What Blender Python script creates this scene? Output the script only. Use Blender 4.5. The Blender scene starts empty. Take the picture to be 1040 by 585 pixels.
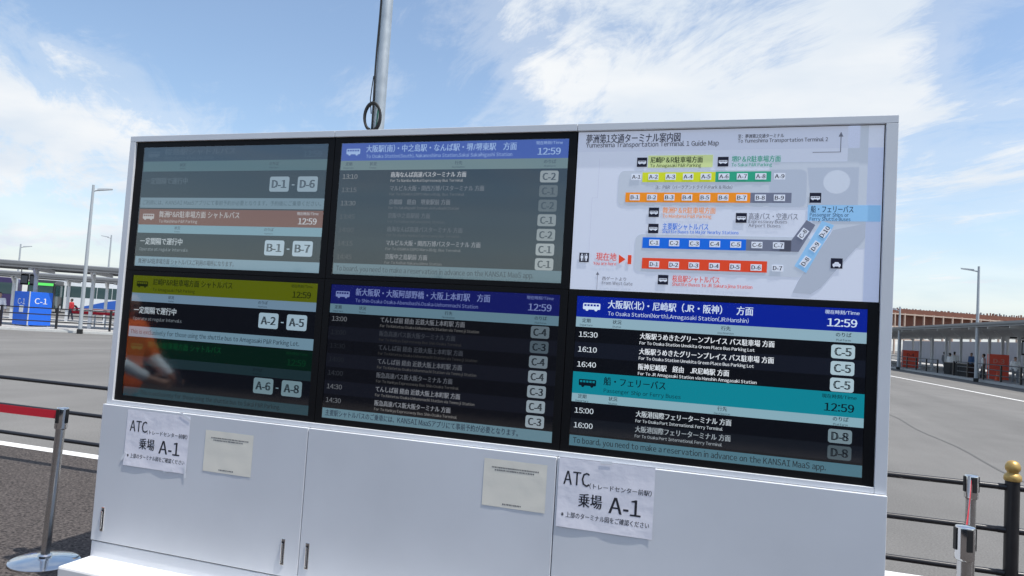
import bpy, bmesh, math, random
from mathutils import Vector, Matrix, noise
R = math.radians
random.seed(7)
sc = bpy.context.scene
COL = sc.collection

# ------------------------------------------------------------------ camera, sky, sun, exposure
yaw, pitch, roll = -0.308836, 0.0538700, 0.0618015
fwd = Vector((math.sin(yaw)*math.cos(pitch), math.cos(yaw)*math.cos(pitch), math.sin(pitch)))
r0 = Vector((math.cos(yaw), -math.sin(yaw), 0)); u0 = r0.cross(fwd)
rt = math.cos(roll)*r0 + math.sin(roll)*u0
up = -math.sin(roll)*r0 + math.cos(roll)*u0
cam = bpy.data.objects.new('camera', bpy.data.cameras.new('camera')); COL.objects.link(cam)
m = Matrix.Identity(4)
for i in range(3):
    m[i][0], m[i][1], m[i][2] = rt[i], up[i], -fwd[i]
m.translation = Vector((3.17113, -3.04216, 1.58))
cam.matrix_world = m
cam.data.sensor_width = 36; cam.data.lens = 25.04
cam.data.clip_start = .05; cam.data.clip_end = 3000
sc.camera = cam

SUN = Vector((.386, -.10, 1.0)).normalized()
elev = math.asin(SUN.z); az = math.atan2(SUN.x, SUN.y)
sl = bpy.data.lights.new('sun', 'SUN'); sl.energy = 4.3; sl.angle = R(.53); sl.color = (1, .965, .91)
so = bpy.data.objects.new('sun', sl); COL.objects.link(so); so.location = (0, 0, 30)
so.rotation_euler = (-SUN).to_track_quat('-Z', 'Y').to_euler()

sc.view_settings.view_transform = 'Standard'; sc.view_settings.look = 'None'
sc.view_settings.exposure = 0.12; sc.view_settings.gamma = 1; sc.view_settings.use_curve_mapping = False

w = bpy.data.worlds.new('World'); sc.world = w; w.use_nodes = True
N = w.node_tree.nodes; L = w.node_tree.links; N.clear()
def wn(t, **k):
    n = N.new(t)
    for a, b in k.items():
        if a == 'ins':
            for i, v in b.items(): n.inputs[i].default_value = v
        else: setattr(n, a, b)
    return n
def wmath(op, a, b=None, c=None):
    n = N.new('ShaderNodeMath'); n.operation = op
    for i, v in enumerate((a, b, c)):
        if v is None: continue
        if isinstance(v, (int, float)): n.inputs[i].default_value = v
        else: L.new(v, n.inputs[i])
    return n.outputs[0]
def wsmooth(v, a, b):
    n = N.new('ShaderNodeMapRange'); n.interpolation_type = 'SMOOTHSTEP'
    L.new(v, n.inputs[0]); n.inputs[1].default_value = a; n.inputs[2].default_value = b
    return n.outputs[0]
tc = wn('ShaderNodeTexCoord'); nrm = wn('ShaderNodeVectorMath', operation='NORMALIZE')
L.new(tc.outputs['Generated'], nrm.inputs[0]); D = nrm.outputs[0]
sep = wn('ShaderNodeSeparateXYZ'); L.new(D, sep.inputs[0])
zz = wmath('ADD', wmath('MAXIMUM', sep.outputs[2], 0.0), .16)
px = wmath('DIVIDE', sep.outputs[0], zz); py = wmath('DIVIDE', sep.outputs[1], zz)
cmb = wn('ShaderNodeCombineXYZ'); L.new(px, cmb.inputs[0]); L.new(py, cmb.inputs[1])
def fbm(scale, rot, sx, sy, detail, rough, dist, off=(0, 0, 0), vt='POINT'):
    mp = wn('ShaderNodeMapping', vector_type=vt); L.new(cmb.outputs[0], mp.inputs[0])
    mp.inputs['Rotation'].default_value = (0, 0, R(rot)); mp.inputs['Scale'].default_value = (sx, sy, 1)
    mp.inputs['Location'].default_value = off
    n = wn('ShaderNodeTexNoise'); n.inputs['Scale'].default_value = scale
    n.inputs['Detail'].default_value = detail; n.inputs['Roughness'].default_value = rough
    n.inputs['Distortion'].default_value = dist
    L.new(mp.outputs[0], n.inputs[0]); return n.outputs[0]
def blob(d, r, amp):
    d = Vector(d).normalized()
    n = wn('ShaderNodeVectorMath', operation='DOT_PRODUCT'); L.new(D, n.inputs[0]); n.inputs[1].default_value = d
    ang = wmath('SUBTRACT', 1.0, n.outputs['Value'])
    k = wmath('MULTIPLY', ang, -1.0/(1-math.cos(R(r))))
    return wmath('MULTIPLY', wmath('EXPONENT', k), amp)
big = fbm(1.15, 20, 1.0, 1.5, 9, .58, .55, (.7, .2, 0))
wis = fbm(1.5, -50, 1.55, .68, 10, .66, .8, (3.1, 1.7, 0), 'TEXTURE')
dens = wmath('ADD', wmath('MULTIPLY', big, .50), wmath('MULTIPLY', wis, .50))
BLOBS = [((-.775, .574, .25), 7, .16), ((-.75, .617, .21), 7, .15), ((-.70, .68, .20), 6, .16), ((-.791, .582, .15), 9, .12),
         ((-.776, .547, .36), 6, -.14), ((-.68, .65, .33), 8, -.18), ((-.55, .76, .33), 11, -.17), ((-.44, .81, .38), 9, -.14), ((-.42, .86, .30), 6, -.10), ((-.475, .835, .268), 3, .12),
         ((-.24, .89, .38), 8, .15), ((-.13, .92, .36), 9, .20), ((-.05, .94, .31), 10, .17), ((.12, .94, .31), 8, .20), ((.153, .913, .375), 7, .15), ((.24, .93, .26), 8, .15), ((0, .95, .24), 10, .06),
         ((-.013, .935, .352), 2.0, -.17), ((.033, .927, .374), 2.2, -.17), ((.077, .916, .394), 2.6, -.13), ((.219, .927, .304), 2.6, -.15), ((.258, .908, .338), 3.2, -.20), ((.295, .88, .375), 5, -.16), ((-.31, .905, .27), 4, -.10), ((-.36, .86, .34), 5, -.08),
         ((-.2, -.9, .25), 45, -.14)]
fine = fbm(3.6, -44, 1.5, .6, 10, .72, 1.2, (5.3, 2.2, 0), 'TEXTURE')
dens = wmath('ADD', wmath('ADD', wmath('MULTIPLY', big, 1.05), wmath('MULTIPLY', wis, 1.25)), wmath('MULTIPLY', fine, .65))
dens = wmath('ADD', dens, .5-1.475)
for b in BLOBS: dens = wmath('ADD', dens, blob(*b))
cov = wsmooth(dens, .48, .90)
thin = wmath('ADD', wmath('MULTIPLY', wsmooth(dens, .30, .60), .30), .03)
cov = wmath('MAXIMUM', cov, thin)
hz = wmath('SUBTRACT', 1.0, wsmooth(sep.outputs[2], 0.0, .28))
hz = wmath('MULTIPLY', wmath('POWER', hz, 1.5), .66)
cov = wmath('MAXIMUM', cov, hz)
sky = wn('ShaderNodeTexSky', sky_type='NISHITA', sun_disc=False, sun_elevation=elev, sun_rotation=az, altitude=5, air_density=1.0, dust_density=1.2, ozone_density=2.2)
sat = wn('ShaderNodeMix', data_type='RGBA', blend_type='MULTIPLY'); sat.inputs[0].default_value = 1.0
L.new(sky.outputs[0], sat.inputs[6]); sat.inputs[7].default_value = (1.24, 1.23, 1.18, 1)
cc = wn('ShaderNodeMix', data_type='RGBA')
tone = wsmooth(fbm(1.7, 10, 1, 1.3, 5, .5, .2, (9, 4, 0)), .3, .7)
L.new(tone, cc.inputs[0]); cc.inputs[6].default_value = (4.5, 5.0, 5.6, 1); cc.inputs[7].default_value = (5.7, 5.85, 6.0, 1)
mx = wn('ShaderNodeMix', data_type='RGBA'); L.new(cov, mx.inputs[0]); L.new(sat.outputs[2], mx.inputs[6]); L.new(cc.outputs[2], mx.inputs[7])
bg = wn('ShaderNodeBackground'); bg.inputs[1].default_value = .15; L.new(mx.outputs[2], bg.inputs[0])
wo = wn('ShaderNodeOutputWorld'); L.new(bg.outputs[0], wo.inputs[0])

# ------------------------------------------------------------------ materials
def lin(c):
    out = []
    for v in c[:3]:
        v /= 255
        out.append(v/12.92 if v <= .04045 else ((v+.055)/1.055)**2.4)
    return (*out, 1)
def pm(name, base, rough=.5, metal=0, noise_amt=0, noise_scale=6, bump=0, bump_scale=60, spec=.5, coat=0, emis=None, estr=0):
    mt = bpy.data.materials.new(name); mt.use_nodes = True
    nt = mt.node_tree; b = nt.nodes['Principled BSDF']
    b.inputs['Roughness'].default_value = rough; b.inputs['Metallic'].default_value = metal
    b.inputs['Specular IOR Level'].default_value = spec; b.inputs['Coat Weight'].default_value = coat
    base = (*base[:3], 1); b.inputs['Base Color'].default_value = base
    if emis: b.inputs['Emission Color'].default_value = (*emis[:3], 1); b.inputs['Emission Strength'].default_value = estr
    g = nt.nodes.new('ShaderNodeTexCoord')
    if noise_amt:
        n = nt.nodes.new('ShaderNodeTexNoise'); n.inputs['Scale'].default_value = noise_scale; n.inputs['Detail'].default_value = 6
        nt.links.new(g.outputs['Object'], n.inputs[0])
        mr = nt.nodes.new('ShaderNodeMapRange'); nt.links.new(n.outputs[0], mr.inputs[0])
        mr.inputs[1].default_value = .3; mr.inputs[2].default_value = .7; mr.inputs[3].default_value = 1-noise_amt; mr.inputs[4].default_value = 1+noise_amt*.5
        mul = nt.nodes.new('ShaderNodeMix'); mul.data_type = 'RGBA'; mul.blend_type = 'MULTIPLY'; mul.inputs[0].default_value = 1
        mul.inputs[6].default_value = base; nt.links.new(mr.outputs[0], mul.inputs[7]); nt.links.new(mul.outputs[2], b.inputs['Base Color'])
        rr = nt.nodes.new('ShaderNodeMapRange'); nt.links.new(n.outputs[0], rr.inputs[0]); rr.inputs[3].default_value = max(0, rough-.1); rr.inputs[4].default_value = min(1, rough+.12)
        nt.links.new(rr.outputs[0], b.inputs['Roughness'])
    if bump:
        n2 = nt.nodes.new('ShaderNodeTexNoise'); n2.inputs['Scale'].default_value = bump_scale; n2.inputs['Detail'].default_value = 4
        nt.links.new(g.outputs['Object'], n2.inputs[0])
        bp = nt.nodes.new('ShaderNodeBump'); bp.inputs['Strength'].default_value = bump; bp.inputs['Distance'].default_value = .01
        nt.links.new(n2.outputs[0], bp.inputs['Height']); nt.links.new(bp.outputs[0], b.inputs['Normal'])
    return mt
MC = {}
def em(c, s=1.0):
    """a lit display colour (sRGB as displayed)"""
    k = ('e', tuple(round(v) for v in c), s)
    if k not in MC:
        mt = bpy.data.materials.new('display_light'); mt.use_nodes = True
        b = mt.node_tree.nodes['Principled BSDF']; b.inputs['Base Color'].default_value = (.004, .004, .005, 1)
        b.inputs['Roughness'].default_value = .6; b.inputs['Specular IOR Level'].default_value = .1
        b.inputs['Emission Color'].default_value = lin(c); b.inputs['Emission Strength'].default_value = s
        MC[k] = mt
    return MC[k]
def pr(c, e=0.0):
    """matt printed / backlit film colour"""
    k = ('p', tuple(c), e)
    if k not in MC:
        mt = bpy.data.materials.new('printed_ink'); mt.use_nodes = True
        b = mt.node_tree.nodes['Principled BSDF']; b.inputs['Base Color'].default_value = lin(c)
        b.inputs['Roughness'].default_value = .55; b.inputs['Specular IOR Level'].default_value = .3
        if e: b.inputs['Emission Color'].default_value = lin(c); b.inputs['Emission Strength'].default_value = e
        MC[k] = mt
    return MC[k]

M_white = pm('white_painted_steel', (.72, .74, .77), .42, noise_amt=.07, noise_scale=1.6, spec=.4)
M_slab = pm('white_painted_base', (.80, .80, .79), .6, noise_amt=.07, noise_scale=4)
M_bezel = pm('black_bezel', (.006, .006, .007), .5, spec=.18)
M_gap = pm('dark_gap', (.01, .01, .01), .8)
M_chrome = pm('brushed_stainless', (.62, .62, .62), .22, metal=1, noise_amt=.06, noise_scale=30)
M_chrome2 = pm('polished_stainless', (.72, .73, .74), .12, metal=1)
M_galv = pm('galvanised_steel', (.50, .53, .54), .45, metal=.65, noise_amt=.16, noise_scale=14)
M_lamp = pm('grey_painted_pole', (.42, .45, .47), .5, noise_amt=.05)
M_black = pm('black_paint', (.016, .015, .017), .35, noise_amt=.15, noise_scale=10)
M_rubber = pm('black_rubber', (.012, .012, .012), .6)
M_gold = pm('gold_paint', (.55, .36, .12), .42, metal=.6, noise_amt=.1, noise_scale=30)
M_red = pm('red_webbing', (.62, .012, .03), .7, noise_amt=.06, noise_scale=80)
M_paper = pm('white_paper', (.90, .885, .94), .75, spec=.2, bump=.6, bump_scale=7)
M_cream = pm('cream_paper', (.86, .82, .71), .75, spec=.2, bump=.15, bump_scale=9)
M_ink = pm('black_ink', (.02, .02, .03), .6)
M_tape = pm('clear_tape', (.85, .87, .9), .2)
M_concrete = pm('pale_concrete', (.44, .43, .41), .85, noise_amt=.1, noise_scale=3)
M_roofgrey = pm('grey_metal_roof', (.19, .195, .20), .5, noise_amt=.06, noise_scale=1.2)
M_colgrey = pm('pale_grey_steel', (.56, .58, .60), .5, noise_amt=.05)
M_glassdark = pm('dark_window_glass', (.03, .07, .075), .08, spec=.7)
M_wood = pm('light_timber', (.58, .44, .35), .7, noise_amt=.12, noise_scale=.6)
M_woodd = pm('red_brown_timber', (.21, .085, .055), .8, noise_amt=.15, noise_scale=.5)

def asphalt(name, c1, c2, grain, gscale, patch=True):
    mt = bpy.data.materials.new(name); mt.use_nodes = True; nt = mt.node_tree; b = nt.nodes['Principled BSDF']
    b.inputs['Roughness'].default_value = .9; b.inputs['Specular IOR Level'].default_value = .25
    g = nt.nodes.new('ShaderNodeNewGeometry')
    def nz(s, d, src=g.outputs['Position'], r=.6):
        n = nt.nodes.new('ShaderNodeTexNoise'); n.inputs['Scale'].default_value = s; n.inputs['Detail'].default_value = d; n.inputs['Roughness'].default_value = r
        nt.links.new(src, n.inputs[0]); return n.outputs[0]
    def mr(v, a, b_, c, d):
        n = nt.nodes.new('ShaderNodeMapRange'); nt.links.new(v, n.inputs[0])
        for i, x in enumerate((a, b_, c, d)): n.inputs[i+1].default_value = x
        return n.outputs[0]
    mix = nt.nodes.new('ShaderNodeMix'); mix.data_type = 'RGBA'
    nt.links.new(mr(nz(gscale, 3, r=.8), .36, .66, 0, 1), mix.inputs[0])
    mix.inputs[6].default_value = (*c1, 1); mix.inputs[7].default_value = (*c2, 1)
    out = mix.outputs[2]
    facs = [mr(nz(.9, 5), .3, .7, .93, 1.06)]
    if patch:
        mp = nt.nodes.new('ShaderNodeMapping'); nt.links.new(g.outputs['Position'], mp.inputs[0])
        mp.inputs['Rotation'].default_value = (0, 0, R(8)); mp.inputs['Scale'].default_value = (.5, .035, 1)
        facs.append(mr(nz(1.0, 6, mp.outputs[0]), .35, .65, .86, 1.08))
        facs.append(mr(nz(.12, 3), .35, .65, .92, 1.05))
    for f in facs:
        mul = nt.nodes.new('ShaderNodeMix'); mul.data_type = 'RGBA'; mul.blend_type = 'MULTIPLY'; mul.inputs[0].default_value = 1
        nt.links.new(out, mul.inputs[6]); nt.links.new(f, mul.inputs[7]); out = mul.outputs[2]
    nt.links.new(out, b.inputs['Base Color'])
    bp = nt.nodes.new('ShaderNodeBump'); bp.inputs['Strength'].default_value = grain; bp.inputs['Distance'].default_value = .006
    nt.links.new(nz(gscale*.8, 2, r=.7), bp.inputs['Height']); nt.links.new(bp.outputs[0], b.inputs['Normal'])
    return mt
M_road = asphalt('worn_pale_asphalt', (.138, .133, .125), (.222, .215, .203), .3, 60)
M_near = asphalt('coarse_dark_asphalt', (.014, .012, .012), (.135, .116, .106), 1.0, 52, patch=False)
M_line = pm('road_paint', (.78, .77, .74), .7, noise_amt=.14, noise_scale=9)
M_linew = pm('worn_road_paint', (.50, .50, .48), .8, noise_amt=.25, noise_scale=4)

# ------------------------------------------------------------------ mesh helpers
class MB:
    def __init__(s): s.v = []; s.f = []; s.mi = []; s.sm = []; s.mats = []
    def mat(s, m):
        if m not in s.mats: s.mats.append(m)
        return s.mats.index(m)
    def add(s, vs, fs, m, smooth=False):
        o = len(s.v); k = s.mat(m); s.v += [tuple(v) for v in vs]
        for f in fs: s.f.append([i+o for i in f]); s.mi.append(k); s.sm.append(smooth)
        return s
    def box(s, x0, x1, y0, y1, z0, z1, m):
        vs = [(x, y, z) for z in (z0, z1) for y in (y0, y1) for x in (x0, x1)]
        return s.add(vs, [(0, 2, 3, 1), (4, 5, 7, 6), (0, 1, 5, 4), (2, 6, 7, 3), (0, 4, 6, 2), (1, 3, 7, 5)], m)
    def prism(s, poly, y0, y1, m):
        """polygon in xz extruded along y"""
        n = len(poly); vs = [(x, y0, z) for x, z in poly] + [(x, y1, z) for x, z in poly]
        fs = [tuple(range(n)), tuple(range(2*n-1, n-1, -1))] + [(i, i+n, (i+1) % n+n, (i+1) % n) for i in range(n)]
        return s.add(vs, fs, m)
    def prismz(s, poly, z0, z1, m):
        n = len(poly); vs = [(x, y, z0) for x, y in poly] + [(x, y, z1) for x, y in poly]
        fs = [tuple(range(n-1, -1, -1)), tuple(range(n, 2*n))] + [(i, (i+1) % n, (i+1) % n+n, i+n) for i in range(n)]
        return s.add(vs, fs, m)
    def tube(s, pts, rad, m, n=12, caps=True, flat=None):
        pts = [Vector(p) for p in pts]; rings = []; prev = None
        for i, p in enumerate(pts):
            t = (pts[min(i+1, len(pts)-1)]-pts[max(i-1, 0)]).normalized()
            if prev is None:
                a = Vector((0, 0, 1)) if abs(t.z) < .9 else Vector((1, 0, 0)); e1 = t.cross(a).normalized()
            else: e1 = (prev-t*prev.dot(t)).normalized()
            prev = e1; e2 = t.cross(e1)
            rr = rad[i] if isinstance(rad, (list, tuple)) else rad
            rings.append([p+rr*(math.cos(2*math.pi*k/n)*e1+math.sin(2*math.pi*k/n)*e2*(flat or 1)) for k in range(n)])
        vs = [v for r_ in rings for v in r_]; fs = []
        for i in range(len(rings)-1):
            for k in range(n): fs.append((i*n+k, i*n+(k+1) % n, (i+1)*n+(k+1) % n, (i+1)*n+k))
        if caps: fs += [tuple(range(n-1, -1, -1)), tuple(range(len(vs)-n, len(vs)))]
        return s.add(vs, fs, m, True)
    def lathe(s, prof, m, c=(0, 0, 0), n=32, smooth=True):
        vs = []; fs = []
        for r_, z in prof:
            for k in range(n):
                a = 2*math.pi*k/n; vs.append((c[0]+r_*math.cos(a), c[1]+r_*math.sin(a), c[2]+z))
        for i in range(len(prof)-1):
            for k in range(n): fs.append((i*n+k, i*n+(k+1) % n, (i+1)*n+(k+1) % n, (i+1)*n+k))
        fs += [tuple(range(n-1, -1, -1)), tuple(range(len(vs)-n, len(vs)))]
        return s.add(vs, fs, m, smooth)
    def build(s, name, parent=None, bevel=0, loc=None, smooth_angle=True):
        me = bpy.data.meshes.new(name); me.from_pydata(s.v, [], s.f)
        for m_ in s.mats: me.materials.append(m_)
        me.polygons.foreach_set('material_index', s.mi); me.polygons.foreach_set('use_smooth', s.sm); me.update()
        if smooth_angle and any(s.sm):
            try: me.set_sharp_from_angle(angle=R(40))
            except Exception: pass
        o = bpy.data.objects.new(name, me); COL.objects.link(o)
        if parent: o.parent = parent
        if loc: o.location = loc
        if bevel:
            b = o.modifiers.new('bevel', 'BEVEL'); b.width = bevel; b.segments = 2; b.limit_method = 'ANGLE'
        return o
def tag(o, label=None, cat=None, group=None, kind=None):
    if label: o['label'] = label
    if cat: o['category'] = cat
    if group: o['group'] = group
    if kind: o['kind'] = kind
    return o
def thing(name, label, cat, loc=(0, 0, 0), rz=0, group=None):
    o = bpy.data.objects.new(name, None); COL.objects.link(o); o.empty_display_size = .2
    o.location = loc; o.rotation_euler = (0, 0, rz)
    return tag(o, label, cat, group)
def dup(root, loc, rz=None, label=None):
    r_ = root.copy(); COL.objects.link(r_); r_.location = loc
    if rz is not None: r_.rotation_euler = (0, 0, rz)
    if label: r_['label'] = label
    for ch in list(root.children):
        c = ch.copy(); COL.objects.link(c); c.parent = r_
        for g in list(ch.children):
            d = g.copy(); COL.objects.link(d); d.parent = c
    return r_
def struct(mb, name, **k): return tag(mb.build(name, **k), kind='structure')

# text as mesh
_tc = {}
def one_glyph(ch):
    if ch not in _tc:
        full = ch
        if 33 <= ord(ch) <= 126 and ch not in '/-': full = chr(ord(ch)+0xFEE0)
        c = bpy.data.curves.new('t', 'FONT'); c.body = full; c.size = 1; c.resolution_u = 2
        o = bpy.data.objects.new('t', c); COL.objects.link(o)
        dg = bpy.context.evaluated_depsgraph_get(); dg.update()
        me = bpy.data.meshes.new_from_object(o.evaluated_get(dg))
        vs = [(v.co.x, v.co.y) for v in me.vertices]; fs = [tuple(p.vertices) for p in me.polygons]
        COL.objects.unlink(o); bpy.data.objects.remove(o); bpy.data.curves.remove(c); bpy.data.meshes.remove(me)
        adv = 1.0
        if ord(ch) < 127 and vs:
            x0 = min(p[0] for p in vs); x1 = max(p[0] for p in vs); adv = x1-x0+.10; lft = .05
            if ch.isdigit(): adv = .62; lft = (.62-(x1-x0))/2
            if ch == '-': adv += .02
            vs = [(p[0]-x0+lft, p[1]) for p in vs]
        if ch == ' ': adv = .30
        _tc[ch] = (vs, fs, adv)
    return _tc[ch]
def glyphs(txt, bold=0.0):
    """outline text built glyph by glyph; heavier weights are a second strike shifted sideways"""
    V, F, x = [], [], 0.0
    for ch in txt:
        vs, fs, adv = one_glyph(ch)
        for k, dx in enumerate((0,) if bold < .005 else (-bold*1.3, bold*1.3)):
            o = len(V); V += [(p[0]+x+dx, p[1], k) for p in vs]; F += [tuple(i+o for i in f) for f in fs]
        x += adv
    return V, F
class Sheet:
    """flat artwork on a panel: u to the right, v downward, both 0..1; y = panel depth"""
    def __init__(s, x0, z1, wd, ht, y, flip=1):
        s.x0, s.z1, s.w, s.h, s.y = x0, z1, wd, ht, y; s.pic = MB(); s.let = MB()
    def P(s, u, v, d): return (s.x0+u*s.w, s.y-d, s.z1-v*s.h)
    def quad(s, u0, u1, v0, v1, m, lay=0):
        return s.poly([(u0, v0), (u1, v0), (u1, v1), (u0, v1)], m, lay)
    def poly(s, pts, m, lay=0):
        n = len(pts); s.pic.add([s.P(u, v, .0006*lay) for u, v in pts], [tuple(range(n-1, -1, -1))], m)
    def rrect(s, u0, u1, v0, v1, m, lay=1, r=.3):
        hh = (v1-v0)*s.h*r; ru = hh/s.w; rv = hh/s.h; pts = []
        for cx, cy, a0 in ((u0+ru, v0+rv, 180), (u1-ru, v0+rv, 270), (u1-ru, v1-rv, 0), (u0+ru, v1-rv, 90)):
            for k in range(5):
                a = R(a0+k*22.5); pts.append((cx+ru*math.cos(a), cy+rv*math.sin(a)))
        s.poly(pts, m, lay)
    def text(s, txt, u, v, em_, m, u1=None, align='l', bold=.012, rot=0, lay=4):
        """v = vertical centre of the glyphs' cap/kanji box; em_ = em size in v units"""
        vs, fs = glyphs(txt, bold)
        if not vs: return
        xs = [a[0] for a in vs]; xa, xb = min(xs), max(xs)
        sz = em_*s.h; wd = (xb-xa)*sz; sx = sz
        if u1 is not None: sx = sz*((u1-u)*s.w)/wd; wd = (u1-u)*s.w
        off = {'l': 0, 'c': -wd/2, 'r': -wd}[align]
        cx, cz = s.x0+u*s.w, s.z1-v*s.h
        ca, sa = math.cos(R(rot)), math.sin(R(rot)); out = []
        for a, b, kk in vs:
            X = (a-xa)*sx+off; Z = (b-.36)*sz
            out.append((cx+X*ca-Z*sa, s.y-.0006*lay-.0002*kk, cz+X*sa+Z*ca))
        s.let.add(out, fs, m)
    def bus(s, u, v, wu, body, win, lay=4):
        """small side-view bus pictogram centred at u,v"""
        hv = wu*s.w/s.h*.42; a, b = u-wu/2, u+wu/2; t, q = v-hv/2, v+hv/2
        s.rrect(a, b, t, q-hv*.14, body, lay, .18)
        for k in range(5):
            ka = a+wu*(.07+k*.18); s.quad(ka, ka+wu*.13, t+hv*.15, t+hv*.42, win, lay+1)
        for cu in (a+wu*.24, a+wu*.76):
            pts = [(cu+.09*wu*math.cos(i*math.pi/6), q-hv*.14+.09*wu*s.w/s.h*math.sin(i*math.pi/6)) for i in range(12)]
            s.poly(pts, body, lay+1)
    def done(s, parent, pn='screen_picture', ln='lettering'):
        a = s.pic.build(pn, parent); b = s.let.build(ln, parent) if s.let.v else None
        return a, b
GZ = 1.0564          # height of the bottom of the monitor wall above the ground

# ------------------------------------------------------------------ ground, road, kerbs
g = MB(); g.add([(-1500, -1500, 0), (1500, -1500, 0), (1500, 1500, 0), (-1500, 1500, 0)], [(0, 1, 2, 3)], M_road); struct(g, 'road')
g = MB(); g.add([(-40, -60, .004), (40, -60, .004), (40, 2.655, .004), (-40, 2.655, .004)], [(0, 1, 2, 3)], M_near); struct(g, 'pavement')
g = MB(); g.add([(-40, 2.585, .008), (40, 2.585, .008), (40, 2.735, .008), (-40, 2.735, .008)], [(0, 1, 2, 3)], M_line); struct(g, 'road_line')
g = MB(); g.add([(11.95, 47, .004), (9.6, 76, .004), (9.8, 76, .004), (12.15, 47, .004)], [(0, 3, 2, 1)], M_line)
g.add([(11.95, 47, .004), (12.15, 47, .004), (13.75, 22, .004), (13.55, 22, .004)], [(0, 3, 2, 1)], M_line); struct(g, 'road_line')
seam = MB(); pts = [(6.78+.05*math.sin(y*1.3), y) for y in [3+i*.8 for i in range(60)]]
for (xa, ya), (xb, yb) in zip(pts, pts[1:]):
    seam.add([(xa-.022, ya, .004), (xa+.022, ya, .004), (xb+.022, yb, .004), (xb-.022, yb, .004)], [(0, 1, 2, 3)], pm('tar_seam', (.11, .107, .10), .8) if not seam.mats else seam.mats[0])
struct(seam, 'road_seam')

AL = R(34.804); PL = (-27.5, 22.7)         # left platform frame: x along the kerb, y away from the camera
AR = R(-90+2.862+180-180); PR = (17.2, 50)
def frameL(x, y, z=0): return (PL[0]+x*math.cos(AL)-y*math.sin(AL), PL[1]+x*math.sin(AL)+y*math.cos(AL), z)
# right frame: x runs towards the camera-right (decreasing y), y points away from the road
AR = math.atan2(-1.0, .05)
def frameR(x, y, z=0): return (PR[0]+x*math.cos(AR)-y*math.sin(AR), PR[1]+x*math.sin(AR)+y*math.cos(AR), z)
def placed(o, fr, x, y, z=0): o.location = fr(x, y, z); o.rotation_euler = (0, 0, AL if fr is frameL else AR); return o
k = MB(); k.box(-40, 30, -.05, 9, -.1, .13, M_concrete); k.box(-40, 30, -.35, -.05, -.1, .10, pm('white_kerb', (.6, .6, .57), .8, noise_amt=.1))
placed(struct(k, 'platform'), frameL, 0, 0)
k = MB(); k.box(-40, 30, 12, 20, -.1, .13, M_concrete); placed(struct(k, 'platform'), frameL, 0, 0)
k = MB(); k.box(-70, 40, 0, 14, -.1, .13, M_concrete); k.box(-70, 40, -.25, 0, -.1, .13, pm('grey_kerb', (.42, .42, .40), .8, noise_amt=.1))
placed(struct(k, 'platform'), frameR, 0, 0)

# ------------------------------------------------------------------ the information board
board = thing('information_board', 'large white outdoor bus information board with six screens over white cabinet doors', 'information board')
CX = [0.0, 1.239, 2.462, 3.690]; TOP = 1.4024
b = MB(); b.box(-.033, 3.728, .03, .65, GZ-.03, GZ+TOP+.02, M_white); b.build('cabinet_body', board, .004)
b = MB(); b.box(-.030, 3.725, 0.0, .62, .30, GZ-.031, M_white); b.build('lower_cabinet', board, .003)
b = MB()
FY0, FY1 = -.014, .028
def split_box(mb, cuts, a, f):
    for i in range(len(cuts)-1): f(cuts[i]+(.0012 if i else 0), cuts[i+1]-(.0012 if i < len(cuts)-2 else 0))
split_box(b, [-.037, 1.239, 2.462, 3.733], 0, lambda x0, x1: b.box(x0, x1, FY0, FY1, GZ+TOP, GZ+TOP+.031, M_white))
b.box(-.037, 0, FY0, FY1, GZ-.022, GZ+TOP-.001, M_white); b.box(3.690, 3.733, FY0, FY1, GZ-.022, GZ+TOP-.001, M_white)
b.box(.001, 3.689, FY0, FY1, GZ-.022, GZ, M_white)
b.build('outer_frame', board, .0015)
# doors
DX = [-.045, 1.2285, 2.4595, 3.735]
def handle(parent, x):
    h = MB(); h.box(x-.0105, x+.0105, -.0335, -.028, GZ-.685, GZ-.560, M_chrome2)
    h.box(x-.0055, x+.0055, -.0375, -.0336, GZ-.676, GZ-.572, M_black)
    h.box(x-.004, x+.004, -.041, -.0376, GZ-.672, GZ-.58, M_chrome2)
    h.build('handle', parent, .002)
for i in range(3):
    d = MB(); d.box(DX[i]+.002, DX[i+1]-.002, -.030, -.002, GZ-.738, GZ-.024, M_white)
    o = d.build('door', board, .002)
    if i != 1: handle(o, DX[i]+.071)
    else: handle(o, DX[i]+.045)
    handle(o, DX[i+1]-.09)
b = MB(); b.box(-.042, 3.732, -.024, .62, .228, GZ-.745, M_white); b.build('plinth', board, .003)
b = MB(); b.box(-.048, 3.74, -.212, .86, 0, GZ-.823, M_slab); b.build('base_slab', board, .012)
b = MB(); b.box(-.040, 3.730, -.018, .5, GZ-.746, GZ-.737, M_gap); b.build('shadow_gap', board)

M_glass = bpy.data.materials.new('screen_glass'); M_glass.use_nodes = True
nt = M_glass.node_tree; nt.nodes.clear()
o_ = nt.nodes.new('ShaderNodeOutputMaterial'); mxs = nt.nodes.new('ShaderNodeMixShader'); tr = nt.nodes.new('ShaderNodeBsdfTransparent'); gl = nt.nodes.new('ShaderNodeBsdfGlossy')
gl.inputs['Roughness'].default_value = .055; gl.inputs['Color'].default_value = (.93, .97, 1, 1); fr = nt.nodes.new('ShaderNodeFresnel'); fr.inputs[0].default_value = 2.0
nt.links.new(fr.outputs[0], mxs.inputs[0]); nt.links.new(tr.outputs[0], mxs.inputs[1]); nt.links.new(gl.outputs[0], mxs.inputs[2]); nt.links.new(mxs.outputs[0], o_.inputs[0])

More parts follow.
